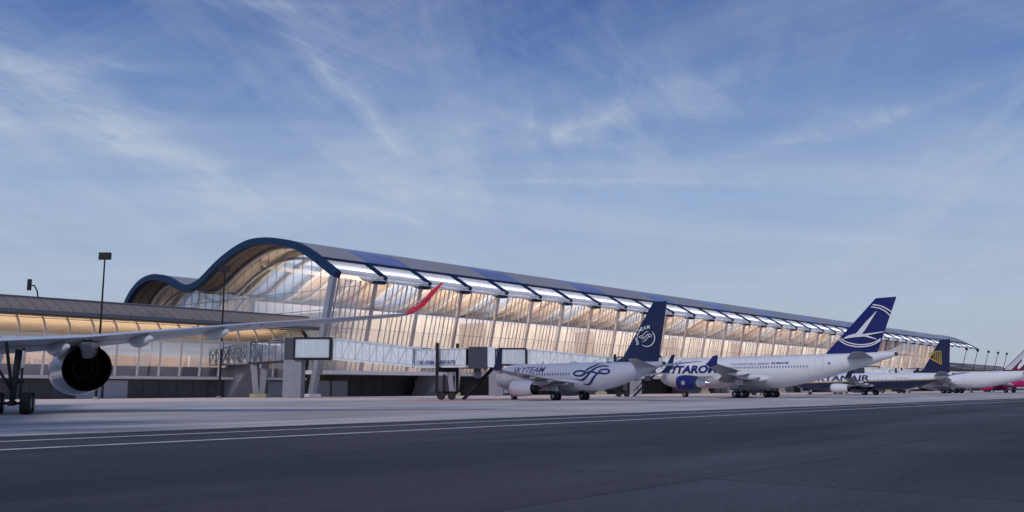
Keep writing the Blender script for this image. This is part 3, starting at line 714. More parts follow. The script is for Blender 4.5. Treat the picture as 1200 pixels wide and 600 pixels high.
# ------------------------------------------------------------------ aircraft
def airfoil(n=9, t=.12):
    up = []; lo = []
    for i in range(n):
        x = (1-cos(pi*i/(n-1)))/2; y = 5*t*(.2969*sqrt(x)-.126*x-.3516*x**2+.2843*x**3-.1015*x**4); up.append((x, y)); lo.append((x, -y*.75))
    return up[::-1]+lo[1:-1]
def surf(mb, secs):
    """secs: (xLE, y, z, chord, thick, axis) axis 'z' thickness upward or 'y' sideways"""
    rr = []
    for (x, y, z, c, t, ax) in secs:
        af = airfoil(9, t)
        if ax == 'z': rr.append([(x+a*c, y, z+b*c) for a, b in af])
        elif ax == 'y': rr.append([(x+a*c, y+b*c, z) for a, b in af])
        else: rr.append([(x+a*c, y+b*c*ax[0], z+b*c*ax[1]) for a, b in af])
    mb.rings(rr); return mb
class Plane:
    def __init__(s, label, nose, beta, sp, group='airliners parked at the terminal'):
        s.root = empty('airliner', label, 'airliner', (nose[0], nose[1], 0), radians(beta-90), group); s.sp = sp
    def geo(s, x):
        sp = s.sp; R, zc, Ln, xt, Lt = sp['R'], sp['zc'], sp['nose'], sp['xt'], sp['L']
        if x < Ln:
            t = max(x, 0)/Ln; r = R*max(.04, (1-(1-t)**2.1))**.62; c = zc-(zc-sp['nz'])*(1-t)**1.9
            return r, c
        if x > xt:
            t = (x-xt)/(Lt-xt); r = R+(sp['rt']-R)*(t**sp.get('te', 1.4)); top = zc+R+(sp['ttop']-(zc+R))*t**1.5; return r, top-r
        return R, zc
    def side(s, x, z, off=.025):
        r, c = s.geo(x); d = max(r*r-(z-c)**2, .0004); return (x, -sqrt(d)-off, z)
    def fuselage(s, m):
        sp = s.sp; xs = [sp['nose']*(k/14)**1.7 for k in range(15)]; xs += [sp['nose']+(sp['xt']-sp['nose'])*k/8 for k in range(1, 9)]; xs += [sp['xt']+(sp['L']-sp['xt'])*k/14 for k in range(1, 15)]
        n = 40; rr = []
        for x in xs:
            r, c = s.geo(x); rr.append([(x, r*cos(2*pi*j/n), c+r*sin(2*pi*j/n)) for j in range(n)])
        mb = MB(); mb.rings(rr); s.fus = mb.build('fuselage', m, s.root, True)
        # belly fairing
        w = sp['wing']; xa = w[0][0]-1.2; xb = w[0][0]+w[0][3]+2.2; rr = []
        for k in range(11):
            t = k/10; e = max(.02, sin(pi*t))**.5; r = sp['R']*(.80+.22*e); rr.append([(xa+(xb-xa)*t, r*1.04*cos(2*pi*j/n), sp['zc']-sp['R']*.42*e+sp['R']*.15*(e-1)+r*.66*sin(2*pi*j/n)) for j in range(n)])
        MB().rings(rr).build('belly_fairing', sp.get('belly', m), s.root, True)
        r, c = s.geo(sp['L']); MB().tube((sp['L']-.05, 0, c), (sp['L']+.35, 0, c+.05), r*.75, r*.5, 14).build('apu_exhaust', 'metal_dark', s.root, True)
        # cockpit glazing on both sides
        x0 = sp['nose']*.30; z0 = s.geo(x0)[1]+s.geo(x0)[0]*.55
        for sg in (-1, 1):
            mb = MB()
            for k in range(5):
                xa = x0+k*.42*sp['R']/1.9; xb = xa+.36*sp['R']/1.9
                pts = []
                for (x, dz) in ((xa, 0), (xb, .03), (xb, .34), (xa, .30)):
                    r, c = s.geo(x); z = min(c+r*.97, z0+dz*sp['R']/1.6+(x-x0)*.06); d = sqrt(max(r*r-(z-c)**2, .0001)); pts.append((x, sg*(d+.02), z+.01))
                mb.quad(*pts)
            mb.build('cockpit_window', 'cockpit', s.root)
    def wings(s, m, tipm=None):
        sp = s.sp
        for sg in (-1, 1):
            if sg < 0 and sp.get('port', True) is False: continue
            mb = MB(); surf(mb, [(x, sg*y, z, c, t, 'z') for (x, y, z, c, t) in sp['wing']]); w = mb.build('wing', m, s.root, True)
            if tipm and 'tip' in sp:
                mb = MB(); surf(mb, [(x, sg*y, z, c, t, (-sg*a, b)) for (x, y, z, c, t, a, b) in sp['tip']]); mb.build('winglet', tipm, w, True)
            if 'fence' in sp:
                x, y, z, c, h = sp['fence']; mb = MB()
                k = [(x, z-.15), (x+c*.35, z-.9*h*.5), (x+c, z-.25), (x+c*1.15, z+h), (x+c*.75, z+h*.95)]
                a = [(p[0], sg*(y-.06), p[1]) for p in k]; b = [(p[0], sg*(y+.06), p[1]) for p in k]; mb.rings([a, b]); mb.build('winglet', tipm, w)
            for (x, y, z, l, r) in sp.get('fair', []):
                mb = MB(); rr = []
                for i in range(9):
                    t = i/8; q = r*sin(pi*min(max(t, .03), .97))**.6; rr.append([(x+l*t, sg*(y-(1-t)*l*sp.get('ftoe', 0))+q*.7*cos(2*pi*j/12), z+.10*sin(pi*t)*0-q*.25+q*sin(2*pi*j/12)) for j in range(12)])
                mb.rings(rr); mb.build('flap_fairing', sp.get('fairm', m), w, True)
    def engines(s, nac, lip, rear=None):
        sp = s.sp; (ex, ey, ez, l, r) = sp['eng']
        for sg in (-1, 1):
            if sg < 0 and sp.get('port', True) is False: continue
            mb = MB(); c = (ex, sg*ey, ez)
            re = sp.get('nozr', .80)
            outer = [(l*.06, r*.93), (l*.14, r*.99), (l*.3, r*1.02), (l*.5, r*1.01), (l*.75, r*.94), (l, r*re)]
            inner = [(l, r*(re-.03)), (l*.7, r*(re-.06)), (l*.45, r*.80), (l*.2, r*.82), (l*.06, r*.86)]
            mb.lathe(c, outer, 40); e = mb.build('engine', nac, s.root, True)
            MB().lathe(c, [(l*.06, r*.86), (0.01*l, r*.885), (0, r*.90), (.02*l, r*.92), (l*.06, r*.93)], 40).build('intake_lip', lip, e, True)
            MB().lathe(c, inner, 40).build('duct', 'duct_black', e, True)
            MB().lathe(c, [(l, r*(re-.03)), (l+.015, r*(re-.015)), (l, r*re)], 40).build('nozzle_rim', 'metal_dark' if sp.get('toe') else lip, e, True)
            MB().lathe(c, [(l*.18, .02), (l*.2, r*.825)], 40).build('fan', 'duct_black', e)
            MB().lathe(c, [(l*.02, .03), (l*.1, r*.18), (l*.19, r*.26)], 20).build('spinner', 'metal_dark', e, True)
            cl = sp.get('core', 1.25)
            MB().lathe(c, [(l*.5, r*.58), (l*.9, r*.52*sp.get('cr', 1)), (l*1.0, r*.50*sp.get('cr', 1)), (l*(cl-.08), r*.36), (l*(cl-.08), r*.30), (l*cl*.96, r*.26), (l*(cl+.14), .03)], 32).build('core_nozzle', rear or 'metal_dark', e, True)
            # pylon
            pw = r*(.16 if sp.get('toe') else .10); zt = sp['pylz']; xq = ex+l
            MB().rings([[(ex+l*.35, sg*ey-pw, ez+r*.95), (ex+l*.35, sg*ey+pw, ez+r*.95), (ex+l*.35, sg*ey+pw, ez+r*.96), (ex+l*.35, sg*ey-pw, ez+r*.96)],
                        [(ex+l*.8, sg*ey-pw*2, ez+r*.5), (ex+l*.8, sg*ey+pw*2, ez+r*.5), (ex+l*.8, sg*ey+pw*2, zt-.15), (ex+l*.8, sg*ey-pw*2, zt-.15)],
                        [(ex+l*1.15, sg*ey-pw*.8, ez+r*.35), (ex+l*1.15, sg*ey+pw*.8, ez+r*.35), (ex+l*1.15, sg*ey+pw*2, zt), (ex+l*1.15, sg*ey-pw*2, zt)],
                        [(ex+l*1.15+2.2, sg*ey-pw, zt-.2), (ex+l*1.15+2.2, sg*ey+pw, zt-.2), (ex+l*1.15+2.2, sg*ey+pw, zt), (ex+l*1.15+2.2, sg*ey-pw, zt)]]).build('pylon', sp.get('pylm', 'wing_grey'), e)
        if sp.get('toe'):
            for e in [o for o in bpy.data.objects if o.parent == s.root and o.name.startswith('engine')]:
                for o in [e]+[c for c in bpy.data.objects if c.parent == e and not c.name.startswith('pylon')]:
                    for v in o.data.vertices: v.co.y += (-1 if v.co.y > 0 else 1)*sp['toe']*(ex+l-v.co.x)
    def gear(s):
        sp = s.sp; xn = sp['ng']; rn = sp['nr']
        def wheel(par, x, y, r, w):
            o = MB().lathe((x, y-w/2, r), [(0, r*.55), (0, r*.88), (w*.18, r), (w*.82, r), (w, r*.88), (w, r*.55)], 24, 'y', (True, True)).build('wheel', 'rubber', par, True)
            for e in (-1, 1): MB().lathe((x, y+e*(w/2+.004)-.002, r), [(0, r*.5), (.02*e, r*.12)], 16, 'y', (True, True)).build('wheel_hub', 'hub', o)
        zb = s.geo(xn)[1]-s.geo(xn)[0]*.8
        m = MB(); m.tube((xn, 0, rn), (xn-.1, 0, zb+.3), .11, .14); m.tube((xn, -.4, rn), (xn, .4, rn), .07); m.tube((xn, 0, rn+.5), (xn-1.0, 0, zb+.2), .06)
        g = m.build('nose_gear', 'steel_grey', s.root)
        for e in (-.26, .26): wheel(g, xn, e, rn, .24)
        for e in (-1, 1):
            MB().box(xn-1.6, xn-.2, e*.55-.03, e*.55+.03, zb-.75, zb+.25).build('gear_door', sp.get('doorm', 'plane_white'), g)
        xm, ym, rm, tand, sep, w = sp['mg']; zt = sp['mz']
        for sg in (-1, 1):
            if sg < 0 and sp.get('port', True) is False: continue
            m = MB(); m.tube((xm, sg*ym, rm), (xm, sg*ym*1.03, zt), .17, .22); m.tube((xm, sg*ym, rm+.7), (xm-.3, sg*(ym-1.7), zt-.1), .09)
            m.tube((xm, sg*(ym-sep), rm), (xm, sg*(ym+sep), rm), .10)
            m.bar((xm+.25, sg*ym+.0, rm+.5), (xm+.25, sg*ym, rm+1.2), .25, .1)
            if tand: m.bar((xm-tand, sg*ym, rm), (xm+tand, sg*ym, rm), .3, .3)
            g = m.build('main_gear', sp.get('gearm', 'steel_grey'), s.root)
            for tx in ((-tand, tand) if tand else (0,)):
                for e in (-sep, sep): wheel(g, xm+tx, sg*ym+e, rm, w)
            MB().box(xm-.7, xm+.9, sg*(ym+.5)-.03, sg*(ym+.5)+.03, zt-1.2, zt-.1).build('gear_door', sp.get('doorm', 'plane_white'), g)
    def fin(s, m, dorsal=True, stabm='wing_grey'):
        sp = s.sp; f = sp['fin']      # xLE root, z root, chord root, xLE tip, z tip, chord tip
        mb = MB(); surf(mb, [(f[0], 0, f[1]-.5, f[2], .10, 'y'), (f[3], 0, f[4]-.12, f[5], .09, 'y'), (f[3]+.25, 0, f[4], f[5]-.3, .03, 'y')]); s.f = f
        o = mb.build('tail_fin', m, s.root, True)
        # rudder gap line
        if dorsal:
            x0 = sp['dorsal']; zr = s.geo(x0)[1]+s.geo(x0)[0]-.12
            zt = f[1]+.9; xt_ = f[0]+(f[3]-f[0])*(zt-f[1]+.5)/(f[4]-f[1]+.5)+.25
            MB().rings([[(x0, -.02, zr), (x0, .02, zr), (x0, .02, zr+.03), (x0, -.02, zr+.03)], [(f[0]-.2, -.16, f[1]-.5), (f[0]-.2, .16, f[1]-.5), (f[0]-.2, .10, f[1]+.12), (f[0]-.2, -.10, f[1]+.12)],
                        [(xt_+.3, -.2, f[1]-.6), (xt_+.3, .2, f[1]-.6), (xt_+.3, .06, zt), (xt_+.3, -.06, zt)]]).build('dorsal_fin', m, o)
        h = sp['stab']; 
        for sg in (-1, 1):
            mb = MB(); surf(mb, [(h[0], sg*.4, h[1], h[2], .09, 'z'), (h[3], sg*h[4], h[5], h[6], .08, 'z')]); mb.build('horizontal_stabilizer', stabm, s.root, True)
        return o
    def finside(s, x, z, off=.03):
        f = s.f; t = (z-f[1]+.5)/(f[4]-f[1]+.5); c = f[2]+(f[5]-f[2])*t; th = .10+(.09-.10)*t
        return (x, -c*th*.52-off, z)
    def windows(s, x0, x1, z, gap, w=.24, h=.34, skip=()):
        x = x0
        while x < x1:
            if not any(a <= x <= b for a, b in skip):
                MB().quad(s.side(x, z), s.side(x+w, z), s.side(x+w, z+h), s.side(x, z+h)).build('cabin_window', 'window_dark', s.root)
            x += gap
    def door(s, x, z, w, h):
        mb = MB(); e = .07; k = 5
        for i in range(k):
            a = z+h*i/k; b = z+h*(i+1)/k
            for xx in (x, x+w-e): mb.quad(s.side(xx, a), s.side(xx+e, a), s.side(xx+e, b), s.side(xx, b))
        for zz_ in (z, z+h-e): mb.quad(s.side(x+e, zz_), s.side(x+w-e, zz_), s.side(x+w-e, zz_+e), s.side(x+e, zz_+e))
        mb.build('door', 'door_line', s.root)
    def text(s, txt, x, z, w, h, m, bold=0, shear=0, cut=.15):
        return add_text('lettering', txt, h, w, lambda u, v: s.side(x+u, z+v, .03), m, s.root, bold, shear, cut)
def ribbon(mb, pts, w, mp, closed=False, taper=True, k=5):
    P = catmull(pts, k) if len(pts) > 2 else pts; n = len(P); L_ = []
    for i, p in enumerate(P):
        a = P[max(i-1, 0)]; b = P[min(i+1, n-1)]; d = Vector((b[0]-a[0], b[1]-a[1]))
        if d.length == 0: continue
        d.normalize(); t = i/(n-1); ww = w/2*((.25+.75*sin(pi*min(max(t, .02), .98))**.5) if taper else 1); L_.append(((p[0]-d.y*ww, p[1]+d.x*ww), (p[0]+d.y*ww, p[1]-d.x*ww)))
    for (a, b), (c, d) in zip(L_, L_[1:]): mb.quad(mp(*a), mp(*b), mp(*d), mp(*c))
def ell(cx, cy, rx, ry, a0=0, a1=360, n=24): return [(cx+rx*cos(radians(a0+(a1-a0)*i/n)), cy+ry*sin(radians(a0+(a1-a0)*i/n))) for i in range(n+1)]

# silver airliner with a navy tail -------------------------------------------------
sp737 = dict(R=1.92, zc=3.22, nose=4.6, nz=2.75, xt=20.5, L=31.3, rt=.25, ttop=5.05, ng=3.9, nr=.36, mg=(15.2, 2.9, .56, 0, .42, .38), mz=2.5,
    wing=[(10.2, 1.2, 2.25, 7.6, .13), (13.3, 5.2, 2.65, 4.4, .12), (17.6, 16.6, 3.85, 1.75, .10)],
    tip=[(17.62, 16.55, 3.85, 1.74, .10, 0, 1), (17.9, 17.0, 4.0, 1.55, .09, .6, .8), (18.5, 17.3, 4.6, 1.3, .08, .95, .3), (19.6, 17.6, 6.6, .62, .06, 1, .1)],
    fair=[(14.6, 3.6, 2.25, 3.6, .28), (15.6, 7.2, 2.6, 3.2, .26), (16.8, 11, 3.0, 2.6, .22)], fairm='wing_grey', pylm='wing_light',
    eng=(8.7, 4.85, 1.62, 4.3, 1.10), nozr=.80, core=1.2, pylz=2.45, fin=(23.9, 5.1, 6.6, 29.85, 12.7, 2.25), dorsal=20.4,
    stab=(27.0, 4.35, 3.6, 31.2, 6.9, 5.15, 1.5), doorm='plane_silver')
A = Plane('silver airliner with navy tail and large swirl emblem, parked nearest after the red winglet', (-2.37, 139.4), 43.6, sp737)
A.fuselage('plane_silver'); A.wings('wing_grey', 'navy'); A.engines('plane_silver', 'metal_bright'); A.gear(); A.fin('navy')
def sx(px, py): return (17.4+(600+px/8-672)*.1537, 3.42+(440-(400+py/8))*.107)
mp = lambda px, py: A.side(*sx(px, py), .03)
mb = MB()
ribbon(mb, [(878, 197), (835, 196), (785, 212), (735, 243), (705, 268), (690, 285)], 22, mp)
ribbon(mb, ell(640, 303, 52, 25, 0, 360), 18, mp, taper=False, k=2)
ribbon(mb, ell(862, 288, 42, 22, 0, 360), 17, mp, taper=False, k=2)
ribbon(mb, [(885, 238), (835, 232), (785, 248), (748, 282), (725, 315), (698, 350), (665, 370), (625, 376), (590, 374)], 22, mp)
ribbon(mb, [(600, 325), (650, 326), (700, 300), (745, 288), (790, 300), (825, 306), (870, 308)], 18, mp)
ribbon(mb, [(845, 296), (800, 315), (770, 352), (745, 390), (712, 416), (665, 410)], 21, mp)
mb.quad(mp(548, 366), mp(630, 362), mp(640, 378), mp(628, 395))
mb.build('swirl_emblem', 'logo_navy', A.root)
A.text('SKYTEAM', 5.4, 3.85, 6.5, .80, 'logo_navy', .005, .25)
A.windows(5.2, 23.6, 3.42, .52, skip=((16.9, 23.9),))
A.door(4.6, 2.75, .85, 1.75); A.door(24.4, 3.0, .7, 1.5)
MB().rings([[(15.2, -.3, 5.12), (16.4, -.3, 5.12), (16.4, .3, 5.12), (15.2, .3, 5.12)], [(15.6, -.15, 5.35), (16.2, -.15, 5.35), (16.2, .15, 5.35), (15.6, .15, 5.35)]]).build('antenna', 'plane_silver', A.root)
for xa in (9.5, 19.5): MB().hexa([(xa, -.03, 5.1), (xa+.5, -.03, 5.1), (xa+.5, .03, 5.1), (xa, .03, 5.1)], [(xa+.35, -.02, 5.5), (xa+.55, -.02, 5.5), (xa+.55, .02, 5.5), (xa+.35, .02, 5.5)]).build('antenna', 'plane_silver', A.root)
def fx(px, py): return (25+(720+px/12-732)*.144, 6.2+(414-(370+py/12))*.1057)
mf = lambda px, py: A.finside(*fx(px, py))
mb = MB(); ribbon(mb, ell(478, 318, 102, 122, -50, 130), 12, mf, taper=True, k=2)
ribbon(mb, [(500, 225), (460, 225), (435, 255), (405, 280)], 9, mf); ribbon(mb, ell(400, 293, 28, 14, 0, 360, 14), 8, mf, taper=False, k=2); ribbon(mb, ell(515, 285, 25, 18, 0, 360, 14), 8, mf, taper=False, k=2)
ribbon(mb, [(515, 255), (480, 262), (455, 300), (430, 325), (400, 325)], 9, mf); ribbon(mb, [(505, 300), (480, 315), (455, 350), (410, 372)], 9, mf)
mb.build('tail_emblem', 'logo_white', A.root)
for ch, (px, py) in zip('SKYTEAM', ((340, 378), (333, 322), (340, 262), (362, 210), (397, 178), (440, 160), (488, 152))):
    x, z = fx(px, py); add_text('tail_letter', ch, .46, .44, lambda u, v, x=x, z=z: A.finside(x-.10+u, z-.27+v, .08), 'logo_white', A.root, .02)

# white airliner with blue bird tail -------------------------------------------------
sp310 = dict(R=2.82, zc=4.42, nose=7.2, nz=3.4, xt=25.5, te=1.25, L=46.4, rt=.38, ttop=7.35, ng=5.6, nr=.52, mg=(21.0, 4.8, .60, .75, .5, .42), mz=3.4,
    wing=[(14.2, 1.8, 3.0, 10.6, .13), (19.5, 8.0, 3.75, 6.4, .12), (26.2, 21.8, 5.4, 2.3, .10)], fence=(26.4, 21.85, 5.45, 2.0, 1.25),
    fair=[(22.6, 5.2, 3.25, 4.4, .42), (23.6, 9.6, 3.55, 4.6, .42), (25.0, 14.2, 4.05, 4.0, .36)], fairm='plane_white',
    eng=(10.4, 8.0, 2.55, 4.2, 1.38), nozr=.84, core=1.5, cr=1.35, pylz=3.7, fin=(34.3, 7.5, 9.1, 43.6, 15.9, 3.5), dorsal=33,
    stab=(38.4, 6.4, 4.6, 43.4, 8.1, 7.1, 1.9))
B_ = Plane('white airliner with blue tail showing a pale bird in a ring, middle of the row', (28.9, 178), 42, sp310)
B_.fuselage('plane_white'); B_.wings('wing_grey', 'royal'); B_.engines('royal', 'metal_bright', 'metal_bright'); B_.gear(); B_.fin('royal', False)
B_.text('TAROM', 5.7, 4.30, 9.4, 1.5, 'royal', .05, .12)
mb = MB()
ribbon(mb, [(4.6, 4.6), (6.1, 6.55)], .9, lambda x, z: B_.side(x, z, .03), taper=False)
mb.v = []; mb.f = []
for k in range(8):
    a = k/8; b = (k+1)/8; z0 = 4.35+a*2.2; z1 = 4.35+b*2.2
    mb.quad(B_.side(3.2+a*1.5, z0, .03), B_.side(5.1+a*1.1, z0, .03), B_.side(5.1+b*1.1, z1, .03), B_.side(3.2+b*1.5, z1, .03))
mb.build('blue_flash', 'royal', B_.root)
B_.text('TRANSPORTURILE AERIENE', 17.6, 5.62, 7.8, .36, 'text_blue'); B_.text('ROMANE', 25.8, 5.68, 3.2, .40, 'text_blue', .03)
B_.windows(17.4, 32.6, 5.06, .53, .22, .32)
B_.door(33.7, 4.6, 1.3, 2.25)
MB().quad(B_.side(35.9, 5.5), B_.side(36.3, 5.5), B_.side(36.3, 5.85), B_.side(35.9, 5.85)).build('cabin_window', 'window_dark', B_.root)
def tx(px, py): return (34.4+(900+px/6-967)*.154, 7.5+(413-(340+py/6))*.1305)
mt_ = lambda px, py: B_.finside(*tx(px, py), .04)
for pts in ([(748, 98), (800, 113), (840, 138), (868, 163)], [(737, 114), (790, 129), (832, 158), (858, 190)], [(514, 345), (560, 381), (630, 402), (700, 402), (755, 386), (790, 360)], [(527, 338), (570, 367), (640, 387), (705, 387), (755, 372), (792, 350)]):
    mb = MB(); ribbon(mb, pts, 8, mt_, taper=False); mb.build('emblem_arc', 'logo_white', B_.root)
mb = MB()
up = [(775, 148), (742, 200), (712, 250), (690, 285), (676, 302), (668, 312)]; dn_ = [(768, 150), (700, 222), (662, 268), (640, 296), (625, 308), (618, 322)]
for i in range(len(up)-1): mb.quad(mt_(*up[i]), mt_(*dn_[i]), mt_(*dn_[i+1]), mt_(*up[i+1]))
mb.quad(mt_(625, 306), mt_(575, 318), mt_(540, 342), mt_(620, 332)); mb.quad(mt_(625, 306), mt_(620, 332), mt_(700, 330), mt_(690, 312)); mb.quad(mt_(690, 310), mt_(812, 299), mt_(812, 304), mt_(695, 324)); mb.quad(mt_(660, 322), mt_(700, 320), mt_(768, 352), mt_(760, 354))
mb.build('emblem_bird', 'logo_white', B_.root)
x0, z0 = 12.0, 2.55
mb = MB(); em = lambda x, z: (x, -8.0-1.38*1.02-.02+((z-2.55)**2)*.38, z)
ribbon(mb, ell(12.3, 2.55, .34, .34), .07, em, taper=False, k=1); mb.quad(em(12.15, 2.45), em(12.5, 2.4), em(12.4, 2.72), em(12.3, 2.75)); mb.build('engine_emblem', 'logo_white', B_.root)

# navy bellied airliner with the gold emblem ------------------------------------------
spR = dict(sp737); spR.update(xt=27.5, L=38.8, ng=4.0, mg=(19.6, 2.9, .56, 0, .42, .38), dorsal=28.2, fin=(31.6, 5.1, 6.5, 36.6, 12.55, 2.2), stab=(34.8, 4.4, 3.6, 38.6, 7.1, 5.2, 1.5), doorm='ryan_navy', fairm='plane_white')
off = 4.0
spR['wing'] = [(x+off, y, z, c, t) for x, y, z, c, t in sp737['wing']]; spR['tip'] = [(x+off, y, z, c, t, a, b) for x, y, z, c, t, a, b in sp737['tip']]; spR['fair'] = [(x+off, y, z, l, r) for x, y, z, l, r in sp737['fair']]
spR['eng'] = (12.4, 4.85, 1.62, 4.3, 1.10)
spR['belly'] = 'ryan_body'
C_ = Plane('white airliner with navy belly, gold line and navy tail with gold emblem', (71.8, 234), 43.5, spR)
C_.fuselage('ryan_body'); C_.wings('wing_grey', 'ryan_navy'); C_.engines('plane_white', 'metal_bright'); C_.gear(); C_.fin('ryan_navy')
C_.text('RYANAIR', 7.3, 3.35, 13.2, 1.35, 'logo_navy', .03, .0)
C_.windows(5.4, 31, 3.30, .9, .24, .3, skip=((7, 21),))
def ry(px, py): return (32.4+(1060+px/7.5-1089)*.200, 5.1+(440-(390+py/7.5))*.183)
C_.text('ryanair.com', 26.6, 3.75, 3.2, .36, 'text_blue')
mr = lambda px, py: C_.finside(*ry(px, py), .04)
mb = MB()
ribbon(mb, [(272, 205), (300, 190), (340, 183), (378, 178)], 10, mr, taper=False); ribbon(mb, [(278, 212), (285, 235), (310, 258), (345, 278), (378, 298)], 11, mr, taper=False)
for i, x in enumerate((318, 333, 348, 362, 375)): ribbon(mb, [(x, 190), (x, 258+i*9)], 6, mr, taper=False)
ribbon(mb, [(285, 210), (305, 205), (318, 190)], 8, mr)
ribbon(mb, [(378, 178), (378, 298)], 6, mr, taper=False)
mb.build('tail_emblem', 'gold', C_.root)

# white airliner with a burgundy emblem, and the magenta one ----------------------------
spQ = dict(R=2.55, zc=4.2, nose=6.8, nz=3.5, xt=36, te=1.25, L=56, rt=.4, ttop=6.9, ng=5.5, nr=.5, mg=(28.0, 4.9, .60, .8, .5, .42), mz=3.4,
    wing=[(19.5, 1.8, 3.0, 10.6, .13), (25, 8.5, 3.75, 6.6, .12), (33.5, 26.5, 5.9, 2.1, .10)], tip=[(33.52, 26.45, 5.9, 2.09, .1, 0, 1), (34.0, 27.0, 6.3, 1.8, .09, .6, .8), (35.3, 27.5, 8.0, .8, .07, .95, .3)],
    fair=[(29.0, 6, 3.25, 4.4, .42), (30.5, 11, 3.75, 4.6, .42)], fairm='plane_white', eng=(16.5, 8.6, 2.5, 4.8, 1.35), nozr=.82, core=1.2, pylz=3.7,
    fin=(42.6, 6.9, 10.6, 52.4, 15.8, 3.6), dorsal=43, stab=(48.5, 6.0, 5.0, 53.5, 9.0, 7.0, 2.0))
Dq = Plane('all white airliner with grey and burgundy tail at the right edge', (119.5, 311), 43.5, spQ)
Dq.fuselage('plane_white'); Dq.wings('wing_light', 'plane_white'); Dq.engines('plane_white', 'metal_bright'); Dq.gear(); Dq.fin('burgundy', False)
mb = MB(); mq = lambda x, z: Dq.finside(x, z, .05)
ribbon(mb, [(47.6, 7.4), (48.4, 8.4), (49.4, 9.6), (49.4, 11.2), (50.6, 12.8)], 1.1, mq); ribbon(mb, [(50.5, 10.0), (51.8, 11.2), (53.0, 12.4)], .5, mq)
mb.build('tail_emblem', 'logo_white', Dq.root)
mb = MB(); mb.quad(mq(43.8, 7.1), mq(45.8, 7.1), mq(53.4, 14.9), mq(52.3, 15.2)); mb.build('tail_stripe', 'wing_light', Dq.root)
spW = dict(spR); spW.update(R=2.0, zc=3.85, nz=3.2, ttop=5.85, L=37.6, mg=(17.7, 3.8, .58, 0, .45, .4), ng=5.0, fin=(29.0, 5.9, 6.0, 34.3, 12.3, 2.0), stab=(32.4, 5.0, 3.8, 36.0, 6.4, 5.6, 1.6), dorsal=27.5)
spW['wing'] = [(x-2, y, z+.5, c, t) for x, y, z, c, t in spR['wing']]; spW['tip'] = [(x-2, y, z+.5, c, t, a, b) for x, y, z, c, t, a, b in spR['tip']]; spW['fair'] = [(x-2, y, z+.5, l, r) for x, y, z, l, r in spR['fair']]; spW['eng'] = (10.2, 5.7, 2.0, 4.3, 1.15); spW['pylz'] = 3.0
spW.update(belly='magenta', doorm='magenta')
Ew = Plane('distant airliner with magenta underside behind the burgundy tailed one', (160.8, 333.6), 43.5, spW)
Ew.fuselage('wizz_body'); Ew.wings('wing_light', 'magenta'); Ew.engines('magenta', 'metal_bright'); Ew.gear(); Ew.fin('magenta')

# big airliner at the left with red winglet --------------------------------------------
spX = dict(R=2.8, zc=5.05, nose=8.5, nz=4.2, xt=42, L=69.5, rt=.5, ttop=8.2, ng=5.0, nr=.55, mg=(32.4, 6.3, .70, 1.05, .90, .62), mz=4.2, gearm='metal_dark',
    wing=[(20.5, 2.2, 4.45, 13.0, .11), (24.8, 10.5, 4.98, 9.4, .105), (31.4, 21.0, 6.0, 5.5, .095), (35.9, 31.0, 6.85, 2.9, .085)],
    tip=[(35.92, 30.95, 6.85, 2.88, .085, 0, 1), (35.4, 31.6, 7.0, 3.5, .07, .3, .95), (35.1, 32.2, 7.45, 3.9, .06, .7, .7), (36.0, 32.7, 8.0, 2.7, .05, .85, .5), (37.8, 33.6, 9.15, 1.0, .045, .9, .35)],
    fair=[(28.6, 9.5, 4.42, 5.6, .50), (30.6, 14.5, 5.0, 4.8, .48), (32.2, 19.2, 5.5, 4.2, .44)], fairm='plane_white', ftoe=.30,
    eng=(23.2, 10.5, 3.05, 6.6, 1.87), toe=.18, nozr=.86, core=.80, pylz=4.75, fin=(55, 8.1, 9.5, 63, 17.1, 3.2), dorsal=52, stab=(62, 7.0, 5.2, 65.5, 7.4, 8.0, 2.0), pylm='wing_grey')
F_ = Plane('big airliner cut by the left edge, its long grey wing ending in a red winglet', (-50.75, 87.67), 22.5, spX)
F_.fuselage('plane_white'); F_.wings('wing_light', 'red'); F_.engines('metal_bright', 'metal_bright', 'duct_black'); F_.gear(); F_.fin('red')
wg = [o for o in bpy.data.objects if o.parent == F_.root and o.name.startswith('wing')]
def under(y, u, off=.02):
    w = spX['wing']
    for a, b in zip(w, w[1:]):
        if a[1] <= y <= b[1]:
            t = (y-a[1])/(b[1]-a[1]); x, z, c, th = (a[i]+(b[i]-a[i])*t for i in (0, 2, 3, 4))
            yt = 5*th*(.2969*sqrt(u)-.126*u-.3516*u**2+.2843*u**3-.1015*u**4)
            return (x+u*c, y, z-.75*yt*c-off)
for w_ in wg:
    sg = 1 if w_.data.vertices[0].co.y > 0 else -1
    for (ya, yb) in ((3.2, 10.3), (10.7, 20.6), (21.4, 28.5)):
        mb = MB(); n = 10
        for i in range(n):
            y0 = ya+(yb-ya)*i/n; y1 = ya+(yb-ya)*(i+1)/n
            p = [under(y0, .725), under(y1, .725), under(y1, .74), under(y0, .74)]; mb.quad(*[(a, sg*b, c) for a, b, c in p])
        for y0 in (ya, yb):
            p = [under(y0, .74), under(y0+.06, .74), under(y0+.06, .97), under(y0, .97)]; mb.quad(*[(a, sg*b, c) for a, b, c in p])
        mb.build('flap_seam', 'metal_dark', w_)
g_ = [o for o in bpy.data.objects if o.parent == F_.root and o.name.startswith('main_gear')]
for o in g_:
    sg = 1 if sum(v.co.y for v in o.data.vertices) > 0 else -1
    m = MB(); m.tube((32.9, sg*6.3, 1.5), (34.2, sg*5.9, 4.6), .10); m.tube((32.4, sg*6.75, 1.1), (32.4, sg*6.75, 4.3), .08); m.tube((31.4, sg*6.3, 1.0), (31.9, sg*6.3, 3.8), .09); m.bar((32.2, sg*5.9, 2.1), (32.2, sg*6.9, 2.1), .2, .25)
    m.build('gear_brace', 'metal_dark', o)
